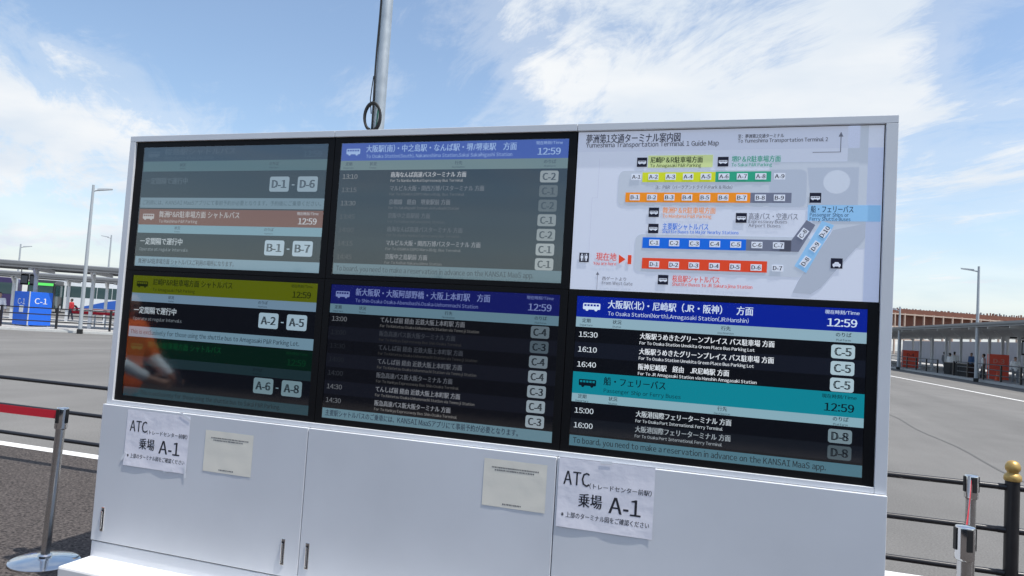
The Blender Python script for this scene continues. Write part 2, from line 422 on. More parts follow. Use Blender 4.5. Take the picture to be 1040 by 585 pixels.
W16, H16 = 1.147, .645
SX = [.053, 1.2765, 2.5015]; SZ = {1: 1.3715, 0: .6745}
def monitor(col, row, label):
    x0, x1 = CX[col]+.0015, CX[col+1]-.0015
    z0, z1 = (0.001, .6995) if row == 0 else (.7015, TOP-.0005)
    e = bpy.data.objects.new('display_monitor', None); COL.objects.link(e); e.parent = board; e['label'] = label
    sx, sz = SX[col], SZ[row]
    b = MB()
    b.box(x0, x1, .004, .028, GZ+z0, GZ+z1, M_bezel)
    for q in ((x0, sx-.001, z0, z1), (sx+W16+.001, x1, z0, z1), (sx-.0009, sx+W16+.0009, z0, sz-H16-.001), (sx-.0009, sx+W16+.0009, sz+.001, z1)):
        b.box(q[0], q[1], -.0025, .0039, GZ+q[2], GZ+q[3], M_bezel)
    b.build('bezel', e, .0008)
    gm = MB(); gm.add([(sx-.0008, -.0022, GZ+sz-H16-.0008), (sx+W16+.0008, -.0022, GZ+sz-H16-.0008), (sx+W16+.0008, -.0022, GZ+sz+.0008), (sx-.0008, -.0022, GZ+sz+.0008)], [(0, 1, 2, 3)], M_glass)
    gm.build('glass_cover', e)
    return e, Sheet(sx, GZ+sz, W16, H16, .0032)

WH = (225, 232, 240)
def header(S, v0, v1, v2, hc, subc, title, tr_, en, er, tcol, name_cols=True, clk=None, dest=.545):
    S.quad(0, 1, v0, v1, em(hc), 1); S.quad(0, 1, v1, v2, em(subc), 1)
    h = v1-v0; c = clk or tcol
    S.bus(.057, v0+h*.50, .066, em(tcol), em(hc))
    S.text(title, .118, v0+h*.34, .060, em(tcol), tr_, bold=.016)
    if en: S.text(en, .120, v0+h*.77, .034, em(tcol), er, bold=.004)
    S.text('現在時刻/Time', .868, v0+h*.19, .027, em(c), .976, bold=.006)
    S.text('12:59', .876, v0+h*.64, .064, em(c), .970, bold=.022)
    k = (30, 40, 50) if sum(subc) > 250 else (12, 20, 28)
    vm = (v1+v2)/2
    if name_cols:
        S.text('定期', .040, vm-.010, .030, em(k), align='c'); S.text('Departure', .040, vm+.020, .016, em(k), align='c')
        S.text('状況', .156, vm-.010, .030, em(k), align='c'); S.text('Status', .156, vm+.020, .016, em(k), align='c')
        S.text('行先', dest, vm-.010, .030, em(k), align='c'); S.text('Destination', dest, vm+.020, .016, em(k), align='c')
        S.text('のりば', .929, vm-.012, .030, em(k), align='c'); S.text('Platform', .929, vm+.020, .016, em(k), align='c')
    else:
        S.text('状況', .230, vm-.010, .030, em(k), align='c'); S.text('Status', .230, vm+.020, .016, em(k), align='c')
        S.text('のりば', .730, vm-.012, .030, em(k), align='c'); S.text('Platform', .730, vm+.020, .016, em(k), align='c')
def row(S, v, tm, jp, r1, en, r2, code, tcol, jcol, bcol, ecol=None, bt=(14, 20, 28)):
    S.text(tm, .014, v, .047, em(tcol), .086, bold=.010)
    S.text(jp, .243, v-.012, .044, em(jcol), r1, bold=.020)
    S.text(en, .243, v+.032, .026, em(ecol or jcol), r2, bold=.012)
    S.rrect(.892, .966, v-.035, v+.048, em(bcol), 2, .18)
    S.text(code, .902, v+.007, .066, em(bt), .956, bold=.045)
def big_row(S, v, a, b_, bcol, tcol=(18, 26, 34)):
    for c, u in ((a, .714), (b_, .858)):
        S.rrect(u, u+.101, v-.060, v+.060, em(bcol), 2, .14)
        S.text(c, u+.012, v, .083, em(tcol), u+.089, bold=.045)
    S.quad(.829, .843, v+.002, v+.010, em(bcol), 2)

# bottom right screen (brightest)
e, S = monitor(2, 0, 'bright bus departure screen with dark blue and teal headers, lower right')
S.quad(0, 1, 0, 1, em((11, 13, 20)))
header(S, .0, .140, .207, (10, 34, 146), (140, 172, 188), '大阪駅(北)・尼崎駅（JR・阪神）　方面', .635, 'To Osaka Station(North),Amagasaki Station(JR/Hanshin)', .621, (205, 222, 245))
S.quad(0, 1, .308, .410, em((20, 24, 36)), 1)
row(S, .257, '15:30', '大阪駅うめきたグリーンプレイス バス駐車場 方面', .710, 'For To Osaka Station Umekita Green Place Bus Parking Lot', .645, 'C-5', (215, 225, 235), (225, 232, 240), (168, 192, 204))
row(S, .357, '16:10', '大阪駅うめきたグリーンプレイス バス駐車場 方面', .710, 'For To Osaka Station Umekita Green Place Bus Parking Lot', .645, 'C-5', (215, 225, 235), (225, 232, 240), (168, 192, 204))
row(S, .457, '16:40', '阪神尼崎駅　経由　JR尼崎駅 方面', .563, 'For To JR Amagasaki Station via Hanshin Amagasaki Station', .656, 'C-5', (215, 225, 235), (225, 232, 240), (168, 192, 204))
header(S, .508, .652, .708, (14, 128, 146), (134, 170, 184), '船・フェリーバス', .345, 'Passenger Ship or Ferry Buses', .40, (8, 22, 34))
row(S, .764, '15:00', '大阪港国際フェリーターミナル 方面', .578, 'For To Osaka Port International Ferry Terminal', .55, 'D-8', (200, 212, 222), (190, 200, 208), (112, 132, 142))
row(S, .862, '16:00', '大阪港国際フェリーターミナル 方面', .578, 'For To Osaka Port International Ferry Terminal', .55, 'D-8', (200, 212, 222), (150, 160, 168), (72, 86, 94))
S.quad(0, 1, .818, .916, em((20, 24, 32)), 1)
S.quad(0, 1, .930, 1, em((72, 112, 128)), 1)
S.text('To board, you need to make a reservation in advance on the KANSAI MaaS app.', .014, .963, .050, em((14, 24, 34)), .889, bold=.010)
S.done(e)

# bottom middle screen
e, S = monitor(1, 0, 'dark bus departure screen with deep blue header and seven rows, lower middle')
S.quad(0, 1, 0, 1, em((12, 13, 19)))
header(S, 0, .145, .212, (18, 24, 92), (92, 122, 138), '新大阪駅・大阪阿部野橋・大阪上本町駅　方面', .718, 'To Shin-Osaka Osaka-Abenobashi,Osaka-Uehommachi Station', .669, (112, 126, 176))
ten = ('てんしば前 経由 近鉄大阪上本町駅 方面', .618, 'For To Kintetsu Osaka-Uehommachi Station via Tennoji Station', .68)
han = ('阪急高速バス新大阪ターミナル 方面', .581, 'For To Hankyu Expressway Bus Shin-Osaka Terminal', .61)
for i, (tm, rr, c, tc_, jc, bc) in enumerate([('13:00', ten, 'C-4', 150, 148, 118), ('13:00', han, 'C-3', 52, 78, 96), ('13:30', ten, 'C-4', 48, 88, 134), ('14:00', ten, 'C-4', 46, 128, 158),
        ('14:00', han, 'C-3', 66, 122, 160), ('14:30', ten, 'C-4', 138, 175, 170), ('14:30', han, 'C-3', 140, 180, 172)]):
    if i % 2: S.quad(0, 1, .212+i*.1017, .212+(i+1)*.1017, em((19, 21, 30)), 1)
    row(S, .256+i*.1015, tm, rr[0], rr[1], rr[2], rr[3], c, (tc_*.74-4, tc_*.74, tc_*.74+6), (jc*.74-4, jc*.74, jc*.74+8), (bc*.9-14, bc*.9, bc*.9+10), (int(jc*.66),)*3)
S.quad(0, 1, .926, 1, em((92, 124, 138)), 1)
S.text('主要駅シャトルバスのご乗車には、KANSAI MaaSアプリにて事前予約が必要となります。', .016, .960, .050, em((12, 26, 52)), .866, bold=.012)
S.done(e)

# top middle screen (washed by the sky)
e, S = monitor(1, 1, 'washed-out bus departure screen with mid blue header and seven rows, upper middle')
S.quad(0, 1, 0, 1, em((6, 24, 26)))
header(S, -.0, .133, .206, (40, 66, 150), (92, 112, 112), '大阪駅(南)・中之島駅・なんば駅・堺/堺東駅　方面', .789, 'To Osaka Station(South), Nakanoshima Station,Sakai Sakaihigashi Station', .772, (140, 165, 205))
nan = ('南海なんば高速バスターミナル 方面', .582, 'For To Namba Nankai Expressway Bus Terminal', .57)
mar = ('マルビル大阪・関西万博バスターミナル 方面', .663, 'For To OSAKA EXPO Maru-Bldg. Bus Terminal', .58)
sak = ('京橋線　経由　堺東駅前 方面', .52, 'For To Sakaihigashi Station via Kyobashi Station', .56)
kei = ('京阪中之島駅前 方面', .435, 'For To Keihan Nakanoshima Station', .50)
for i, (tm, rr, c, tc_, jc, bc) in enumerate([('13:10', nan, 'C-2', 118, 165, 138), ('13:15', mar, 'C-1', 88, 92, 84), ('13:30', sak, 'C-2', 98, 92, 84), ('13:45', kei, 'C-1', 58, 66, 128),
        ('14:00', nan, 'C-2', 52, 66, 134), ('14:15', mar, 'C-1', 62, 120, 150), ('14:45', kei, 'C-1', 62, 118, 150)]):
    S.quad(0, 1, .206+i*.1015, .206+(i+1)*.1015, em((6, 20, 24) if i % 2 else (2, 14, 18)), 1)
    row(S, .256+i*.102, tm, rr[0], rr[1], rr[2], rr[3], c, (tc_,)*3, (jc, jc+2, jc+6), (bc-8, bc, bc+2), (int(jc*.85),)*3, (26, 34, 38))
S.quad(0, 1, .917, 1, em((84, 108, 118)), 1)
S.text('To board, you need to make a reservation in advance on the KANSAI MaaS app.', .016, .956, .050, em((30, 42, 50)), .890, bold=.010)
S.done(e)

# top left screen
e, S = monitor(0, 1, 'washed-out platform screen with orange header, upper left')
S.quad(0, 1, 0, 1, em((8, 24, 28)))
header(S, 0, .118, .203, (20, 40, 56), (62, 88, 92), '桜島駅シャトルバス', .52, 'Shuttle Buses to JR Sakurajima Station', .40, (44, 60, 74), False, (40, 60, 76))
S.text('一定間隔で運行中', .021, .285, .060, em((62, 74, 82)), .266, bold=.014)
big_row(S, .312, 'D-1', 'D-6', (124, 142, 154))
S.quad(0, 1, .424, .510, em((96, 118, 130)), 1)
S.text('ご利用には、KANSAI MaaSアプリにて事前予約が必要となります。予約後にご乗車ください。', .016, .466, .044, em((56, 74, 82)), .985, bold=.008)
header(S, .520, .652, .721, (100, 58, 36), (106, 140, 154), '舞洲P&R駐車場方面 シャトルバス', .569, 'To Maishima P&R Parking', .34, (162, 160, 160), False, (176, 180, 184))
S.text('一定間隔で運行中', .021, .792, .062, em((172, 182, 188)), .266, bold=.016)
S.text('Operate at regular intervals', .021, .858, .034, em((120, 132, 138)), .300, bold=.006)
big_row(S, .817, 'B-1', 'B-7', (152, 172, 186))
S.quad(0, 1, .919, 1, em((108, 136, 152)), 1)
S.text('舞洲P&R駐車場方面 シャトルバスご利用の場所になります。', .020, .958, .048, em((26, 42, 52)), .56, bold=.012)
S.done(e)

# bottom left screen
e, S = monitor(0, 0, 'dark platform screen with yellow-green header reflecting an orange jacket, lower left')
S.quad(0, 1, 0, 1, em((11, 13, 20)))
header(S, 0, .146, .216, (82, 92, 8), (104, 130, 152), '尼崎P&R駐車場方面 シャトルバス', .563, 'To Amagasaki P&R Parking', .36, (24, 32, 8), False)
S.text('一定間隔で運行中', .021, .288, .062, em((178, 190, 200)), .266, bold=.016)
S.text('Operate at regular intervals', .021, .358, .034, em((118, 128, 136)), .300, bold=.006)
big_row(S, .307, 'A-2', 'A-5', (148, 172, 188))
S.quad(0, 1, .424, .510, em((104, 134, 152)), 1)
S.text('This is exclusively for those using the shuttle bus to Amagasaki P&R Parking Lot.', .012, .468, .046, em((20, 36, 48)), .93, bold=.008)
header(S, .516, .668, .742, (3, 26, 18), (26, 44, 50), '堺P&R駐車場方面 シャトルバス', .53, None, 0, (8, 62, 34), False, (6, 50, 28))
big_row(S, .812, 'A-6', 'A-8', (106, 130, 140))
S.quad(0, 1, .926, 1, em((34, 62, 72)), 1)
S.text('This is exclusively for those using the shuttle bus to Sakai P&R Parking.', .10, .962, .044, em((14, 26, 34)), .86, bold=.008)
S.done(e)

# guide map panel
e = bpy.data.objects.new('map_panel', None); COL.objects.link(e); e.parent = board; e['label'] = 'pale terminal guide map with coloured platform strips, upper right'
b = MB(); b.box(CX[2]+.0015, CX[3]-.0015, .004, .028, GZ+.7015, GZ+TOP-.0005, M_bezel); b.build('bezel', e)
ME = .32
S = Sheet(2.4655, GZ+1.3995, 1.2205, .696, .0025)
def mpc(c): return pr(c, ME)
GR, LG, NV, LB = mpc((172, 180, 194)), mpc((188, 196, 208)), mpc((22, 24, 44)), mpc((142, 190, 228))
S.quad(0, 1, 0, 1, mpc((206, 212, 226)))
S.quad(0, .93, .0, .128, mpc((200, 206, 222)), 1); S.quad(.955, 1, .128, 1, mpc((190, 200, 224)), 1)
S.quad(.895, .955, 0, .7, LG, 1)
S.rrect(.155, .775, .250, .470, LG, 2, .16); S.quad(.66, .93, .205, .47, LG, 2); S.rrect(.225, .80, .645, .875, LG, 2, .16)
S.poly([(.775, .24), (.955, .24), (.955, .60), (.915, .60), (.80, .60)], LG, 2)
S.poly([(.86, .60), (.955, .56), (.955, .64), (.83, .93), (.80, .97), (.745, .965), (.76, .90)], GR, 3)
S.poly([(.865+.040*math.cos(i*R(12)), .324+.068*math.sin(i*R(12))) for i in range(30)], mpc((197, 205, 218)), 4)
def strip(u0, u1, v0, v1, c): S.quad(u0, u1, v0, v1, mpc(c), 4)
YE, GN, OR, GY, BL, RD = (206, 214, 40), (44, 158, 124), (238, 142, 28), (110, 116, 136), (20, 104, 214), (222, 70, 36)
strip(.238, .485, .262, .322, YE); strip(.485, .664, .260, .322, GN)
strip(.182, .601, .387, .447, OR); strip(.601, .730, .387, .447, GY)
strip(.250, .594, .664, .730, BL); strip(.594, .735, .664, .730, GY)
S.poly([(.700, .664), (.735, .664), (.779, .545), (.806, .573), (.758, .730), (.700, .730)], mpc(GY), 4)
strip(.252, .663, .790, .856, RD)
S.poly([(.748, .812), (.826, .548), (.862, .573), (.784, .850)], LB, 4)
S.quad(.782, .997, .457, .549, LB, 4)
def plate(c, u, v, rot=0):
    wu, hv = .0175, .019
    ca, sa = math.cos(R(rot)), math.sin(R(rot)); q = []
    for a, b_ in ((-1, -1), (1, -1), (1, 1), (-1, 1)):
        X, Z = a*wu*S.w, b_*hv*S.h; q.append((u+(X*ca+Z*sa)/S.w, v+(-X*sa+Z*ca)/S.h))
    S.poly(q, mpc((216, 222, 234)), 6)
    vs, _ = glyphs(c, .02); wt = max(a[0] for a in vs)-min(a[0] for a in vs)
    sc_ = .031*S.h
    S.text(c, u-wt*sc_/2/S.w*ca*1.0, v+wt*sc_/2/S.h*sa, .031, NV, None, 'l', .02, rot, 8)
for i in range(9): plate('A-%d' % (i+1), .217+i*.0592, .290)
for i in range(9): plate('B-%d' % (i+1), .215+i*.0597, .417)
for i in range(7): plate('C-%d' % (i+1), .291+i*.0675, .696)
plate('C-8', .770, .625, 56)
for i in range(7): plate('D-%d' % (i+1), .294+i*.067, .828)
plate('D-8', .780, .785, 56); plate('D-9', .808, .697, 56); plate('D-10', .835, .612, 56)
def icon(u, v, kind='bus'):
    a, h = .0175, .029
    S.quad(u-a, u+a, v-h, v+h, NV, 5)
    W_ = mpc((216, 222, 234))
    if kind == 'bus': S.bus(u, v+.002, .028, W_, NV, 6)
    elif kind == 'wc':
        for s_ in (-1, 1):
            cu = u+s_*.008
            S.poly([(cu+.003*math.cos(i*R(45)), v-.019+.005*math.sin(i*R(45))) for i in range(8)], W_, 6)
            S.quad(cu-.0045, cu+.0045, v-.012, v+.006, W_, 6); S.quad(cu-.0025, cu+.0025, v+.006, v+.022, W_, 6)
        S.quad(u-.0006, u+.0006, v-.022, v+.022, W_, 6)
    else:
        S.text('TAXI', u, v-.017, .022, W_, align='c', bold=.02)
        S.rrect(u-.012, u+.012, v+.002, v+.017, W_, 6, .3); S.poly([(u-.008, v+.002), (u-.005, v-.007), (u+.005, v-.007), (u+.008, v+.002)], W_, 7)
        S.quad(u-.010, u-.006, v+.017, v+.022, W_, 6); S.quad(u+.006, u+.010, v+.017, v+.022, W_, 6)
for u, v in ((.234, .198), (.508, .200), (.284, .509), (.285, .609), (.327, .920), (.803, .416), (.575, .537)): icon(u, v)
icon(.046, .799, 'wc'); icon(.874, .790, 'taxi')
DK = mpc((52, 56, 74)); G2 = mpc((112, 116, 130))
S.text('夢洲第1交通ターミナル案内図', .030, .046, .062, DK, .362, bold=.014)
S.text('Yumeshima Transportation Terminal 1 Guide Map', .030, .086, .040, DK, .491, bold=.008)
S.text('至：夢洲第2交通ターミナル', .553, .049, .026, DK, .699); S.text('To Yumeshima Transportation Terminal 2', .553, .076, .030, DK, .834, bold=.006)
S.quad(.255, .474, .157, .232, mpc((204, 218, 150)), 3)
S.text('尼崎P＆R駐車場方面', .263, .186, .042, mpc((48, 62, 40)), .441, bold=.02); S.text('To Amagasaki P&R Parking', .263, .220, .026, mpc((62, 78, 50)), .436)
GT = mpc((56, 158, 134)); OT = mpc((226, 148, 92)); BT = mpc((40, 112, 204)); RT = mpc((214, 76, 70))
S.text('堺P＆R駐車場方面', .536, .186, .042, GT, .692, bold=.014); S.text('To Sakai P&R Parking', .536, .220, .026, GT, .665)
S.text('注：P&R（パークアンドライド/Park & Ride）', .285, .354, .026, G2, .542)
S.text('舞洲P＆R駐車場方面', .314, .496, .042, OT, .491, bold=.012); S.text('To Maishima P&R Parking', .314, .531, .026, OT, .478)
S.text('主要駅シャトルバス', .316, .595, .044, BT, .470, bold=.014); S.text('Shuttle Buses to Major Nearby Stations', .316, .626, .026, BT, .569)
S.text('高速バス・空港バス', .599, .527, .044, mpc((112, 118, 134)), .752, bold=.010)
S.text('Expressway Buses', .599, .557, .026, G2, .72); S.text('Airport Buses', .599, .581, .026, G2, .70)
S.text('船・フェリーバス', .790, .482, .044, mpc((24, 44, 76)), .918, bold=.02)
S.text('Passenger Ships or', .788, .514, .027, mpc((40, 66, 104)), .905); S.text('Ferry Shuttle Buses', .788, .538, .027, mpc((40, 66, 104)), .910)
S.text('桜島駅シャトルバス', .358, .911, .044, RT, .514, bold=.012); S.text('Shuttle Buses to JR Sakurajima Station', .358, .944, .026, RT, .62)
S.text('現在地', .089, .791, .054, RT, .162, bold=.010); S.text('You are here', .080, .833, .026, RT, .162)
S.poly([(.170, .775), (.194, .803), (.171, .832)], mpc(RD), 5); S.quad(.202, .2145, .776, .832, mpc(RD), 5)
S.text('西ゲートより', .115, .926, .026, G2, .20); S.text('From West Gate', .115, .953, .028, G2, .223)
S.quad(.097, .0985, .895, .997, G2, 3); S.poly([(.0978, .885), (.104, .905), (.0916, .905)], G2, 3)
S.quad(.789, .874, .149, .1525, G2, 3); S.quad(.872, .8745, .050, .149, G2, 3); S.poly([(.873, .034), (.880, .062), (.866, .062)], G2, 3)
LN = mpc((188, 192, 206))
S.quad(.082, .083, .17, .42, LN, 2); S.quad(.062, .083, .42, .4215, LN, 2); S.quad(.062, .063, .42, .78, LN, 2)
for q in ((.205, .2055, .69, .75), (.215, .2155, .69, .75)): S.quad(*q, LN, 2)
S.done(e, 'map_artwork')

# tiny sensor lights at monitor corners are part of the bezels; printed notices follow
def paper(name, label, cat, x0, z1, wd, ht, mat, curl=.004, tilt=0, group=None, seed=0):
    root = thing(name, label, cat, (x0+wd/2, -.0303, GZ+z1-ht), 0, group)
    nx, nz_ = 28, 20; vs = []; fs = []
    def dy(i, j):
        u, v = i/nx, j/nz_
        low = max(0, 1-v*3.0)
        d = .0004+curl*low*(.25+.75*abs(math.sin(math.pi*(u*2.0+.12)))) + curl*.5*max(0, (abs(u-.5)-.40)*8)*(1-v)
        d += .0005*(noise.noise(Vector((u*5+seed, v*4, seed)))+.6)
        return d
    for j in range(nz_+1):
        for i in range(nx+1):
            vs.append((-wd/2+wd*i/nx, -dy(i, j), ht*j/nz_))
    for j in range(nz_):
        for i in range(nx): a = j*(nx+1)+i; fs.append((a, a+1, a+nx+2, a+nx+1))
    mb = MB(); mb.add(vs, fs, mat, True); sh = mb.build('sheet', root, smooth_angle=False)
    def surf(x, z):
        i = (x+wd/2)/wd*nx; j = z/ht*nz_; i = min(max(i, 0), nx-.001); j = min(max(j, 0), nz_-.001)
        i0, j0 = int(i), int(j); a, b_ = i-i0, j-j0
        return (dy(i0, j0)*(1-a)*(1-b_)+dy(i0+1, j0)*a*(1-b_)+dy(i0, j0+1)*(1-a)*b_+dy(i0+1, j0+1)*a*b_)
    sheet = Sheet(-wd/2, ht, wd, ht, 0)
    def finish():
        sheet.let.v = [(x, -surf(x, z)-.0005, z) for x, y, z in sheet.let.v]
        if sheet.let.v: sheet.let.build('lettering', root)
        if sheet.pic.v:
            sheet.pic.v = [(x, -surf(x, z)-.0005, z) for x, y, z in sheet.pic.v]; sheet.pic.build('printed_lines', root)
    return root, sheet, finish
def tape(root, x, z, ln, ang):
    t = MB(); a = R(ang); c, s_ = math.cos(a), math.sin(a); vs = []
    for p, q in ((-ln/2, -.006), (ln/2, -.006), (ln/2, .006), (-ln/2, .006)): vs.append((x+p*c-q*s_, -.0030, z+p*s_+q*c))
    vs2 = [(x_, y_-.0004, z_) for x_, y_, z_ in vs]
    t.add(vs+vs2, [(0, 1, 2, 3), (7, 6, 5, 4), (0, 4, 5, 1), (1, 5, 6, 2), (2, 6, 7, 3), (3, 7, 4, 0)], M_tape); t.build('tape', root)
def atc(x0, z1, label, seed):
    root, s_, fin = paper('paper_notice', label, 'notice', x0, z1, .405, .290, M_paper, .0032, seed=seed, group='white boarding notices taped to the cabinet')
    s_.text('ATC', .055, .285, .265, M_ink, .335, bold=.016)
    s_.text('（トレードセンター前駅）', .335, .365, .085, M_ink, .975, bold=.01)
    s_.text('乗場', .225, .585, .215, M_ink, .475, bold=.018)
    s_.text('A-1', .545, .60, .31, M_ink, .875, bold=.014)
    s_.text('※上部のターミナル図をご確認ください', .05, .815, .090, M_ink, .965, bold=.010)
    fin(); return root
r1 = atc(.131, -.036, 'white paper notice reading ATC A-1 taped on the left cabinet door beside a cream poster', 1.0)
tape(r1, -.205, .045, .05, 60); tape(r1, .09, .003, .06, 12); tape(r1, .195, .01, .06, -80); tape(r1, .17, .288, .07, -28)
r2 = atc(2.471, -.020, 'white paper notice reading ATC A-1 at the top left of the right cabinet door', 4.0)
tape(r2, .0, .289, .05, 4)
M_inkp = pm('grey_ink', (.12, .12, .13), .7)
def small(x0, z1, label, seed):
    root, s_, fin = paper('paper_poster', label, 'poster', x0, z1, .287, .204, M_cream, .0006, seed=seed, group='cream posters stuck to the cabinet')
    rnd = random.Random(seed)
    for v, a, b_ in ((.17, .13, .88), (.225, .18, .80), (.93, .33, .62)):
        u = a
        while u < b_:
            l_ = rnd.uniform(.010, .024); s_.quad(u, u+l_, v-.014, v+.014, M_inkp, 1); u += l_+rnd.uniform(.005, .012)
    fin(); return root
small(.636, -.092, 'cream paper poster with tiny print on the left cabinet door, right of the white notice', 2)
small(2.132, -.062, 'cream paper poster with tiny print near the right edge of the middle cabinet door', 3)

# ------------------------------------------------------------------ pole with cable behind the board
root = thing('steel_pole', 'grey galvanised steel pole with black cable rising behind the information board', 'pole', (.965, .90, 0))
b = MB(); b.tube([(0, 0, 0), (0, 0, 4.3)], .037, M_galv, 20); b.lathe([(.09, 0), (.09, .012), (.05, .014), (.05, .02)], M_galv, n=24); b.build('pole', root)
rr = random.Random(3); pts = []
for i in range(30):
    z = 1.0+i*.113; pts.append((-.030+.003*math.sin(i*.9), -.030, z))
b = MB(); b.tube(pts, .006, M_rubber, 8); 
lp = []
for i in range(25):
    a = R(-80+i*340/24); lp.append((-.012+.052*math.cos(a), -.052-.010*math.sin(a*.5), 2.825+.085*math.sin(a)))
b.tube(lp, .0085, M_rubber, 8)
lp = [(x+.004, y-.014, z+.004) for x, y, z in lp]; b.tube(lp, .0075, M_rubber, 8)
b.build('cable', root)
b = MB(); b.tube([(-.045, -.02, 2.86), (-.056, -.024, 2.95), (-.050, -.025, 3.03), (-.043, -.026, 3.1)], .003, M_rubber, 6)
b.tube([(.004, -.042, 2.70), (.010, -.042, 2.78), (.014, -.040, 2.88)], .004, pm('green_wire', (.02, .16, .10), .5), 6); b.build('thin_wire', root)

# ------------------------------------------------------------------ belt stanchions
def make_stanchion(label, loc, rz):
    r_ = thing('belt_stanchion', label, 'stanchion', loc, rz, 'chrome belt stanchions')
    b = MB(); b.lathe([(.005, .0), (.180, .0), (.187, .006), (.186, .012), (.172, .018), (.09, .027), (.04, .032), (.027, .034)], M_chrome2, n=64); b.build('base', r_)
    b = MB(); b.lathe([(.038, .030), (.038, .046), (.030, .052), (.027, .054)], M_chrome2, n=32); b.build('base_collar', r_)
    b = MB(); b.lathe([(.0255, .05), (.0255, .80)], M_chrome, n=32); b.build('post', r_)
    b = MB(); b.lathe([(.0265, .795), (.033, .800), (.0345, .806), (.0345, .915), (.033, .922), (.029, .925), (.008, .926)], M_chrome2, n=32); hd = b.build('belt_head', r_)
    for a in (0, 90, 180, 270):
        s_ = MB(); s_.box(.0325, .0385, -.011, .011, .835, .918, M_rubber)
        q = s_.build('belt_slot', hd, .002); q.rotation_euler = (0, 0, R(a))
    return r_
def belt(parent, p, q, sag=.0):
    """flat webbing between two local points at one height"""
    p, q = Vector(p), Vector(q); n = 14; vs = []; d = (q-p).normalized(); sd = Vector((-d.y, d.x, 0))*.0008
    for i in range(n+1):
        t = i/n; c = p.lerp(q, t); c.z -= sag*4*t*(1-t)
        for s_ in (1, -1):
            for h in (-.0245, .0245): vs.append(c+sd*s_+Vector((0, 0, h)))
    fs = []
    for i in range(n):
        a = 4*i; fs += [(a, a+1, a+5, a+4), (a+3, a+2, a+6, a+7), (a+1, a+3, a+7, a+5), (a+2, a, a+4, a+6)]
    b = MB(); b.add(vs, fs, M_red); return b.build('belt', parent)
st1 = make_stanchion('chrome belt stanchion standing left of the white board with a red belt leading away', (-.715, .285, 0), R(6))
ZB = .878
st1.rotation_euler = (0, R(1.8), R(6))
belt(st1, (-.036, 0, ZB), (-1.75, .02, ZB), .012)
st0 = dup(st1, (-2.56, .085, 0), R(6), 'chrome belt stanchion at the far end of the red belt, left of the frame')
for c in list(st0.children):
    if c.name.startswith('belt') and not c.name.startswith('belt_'): bpy.data.objects.remove(c)
st2 = dup(st0, (4.035, .14, 0), R(12), 'nearer chrome belt stanchion at the right edge of the board with its top lowest')
st3 = dup(st0, (4.425, 1.49, 0), R(12), 'farther chrome belt stanchion on the right close to the black guard rail')
dv = Vector((4.425-4.035, 1.49-.14, 0)); ang = math.atan2(dv.y, dv.x)
loc2 = Matrix.Rotation(-R(12), 3, 'Z') @ dv
belt(st2, loc2.normalized()*.045+Vector((0, 0, ZB)), loc2-loc2.normalized()*.045+Vector((0, 0, ZB)), .03)

# ------------------------------------------------------------------ black guard rail with gold-topped bollards
FX = 2.13
root = thing('guard_rail', 'black three-rail guard rail with gold-topped posts running behind the white board', 'guard rail', (0, FX, 0))
post0 = None
for i in range(-9, 7):
    x = 4.822+i*2.25
    if post0 is None:
        b = MB(); b.lathe([(.040, 0), (.040, .825)], M_black, n=28); b.lathe([(.065, 0), (.065, .010), (.044, .014), (.044, .02)], M_black, n=28)
        post0 = b.build('post', root)
        f = MB(); f.lathe([(0.0395, .822), (0.0458, .825), (0.0478, .835), (0.0478, .846), (0.0450, .858), (0.0355, .868), (0.0300, .874), (0.0316, .880), (0.0387, .888), (0.0419, .900), (0.0411, .914), (0.0363, .928), (0.0269, .940), (0.0142, .947), (0.0024, .949)], M_gold, n=36)
        fo = f.build('gold_finial', post0)
        post0.location = (x, 0, 0); p_, f_ = post0, fo
    else:
        p_ = post0.copy(); COL.objects.link(p_); p_.parent = root; p_.location = (x, 0, 0)
        f_ = fo.copy(); COL.objects.link(f_); f_.parent = p_
for z in (.262, .522, .782):
    b = MB(); b.tube([(-18, 0, z), (20, 0, z)], .0185, M_black, 16)
    for i in range(-9, 7):
        x = 4.822+i*2.25; b.tube([(x-.075, 0, z), (x+.075, 0, z)], .0205, M_black, 16)
    b.build('rail', root)

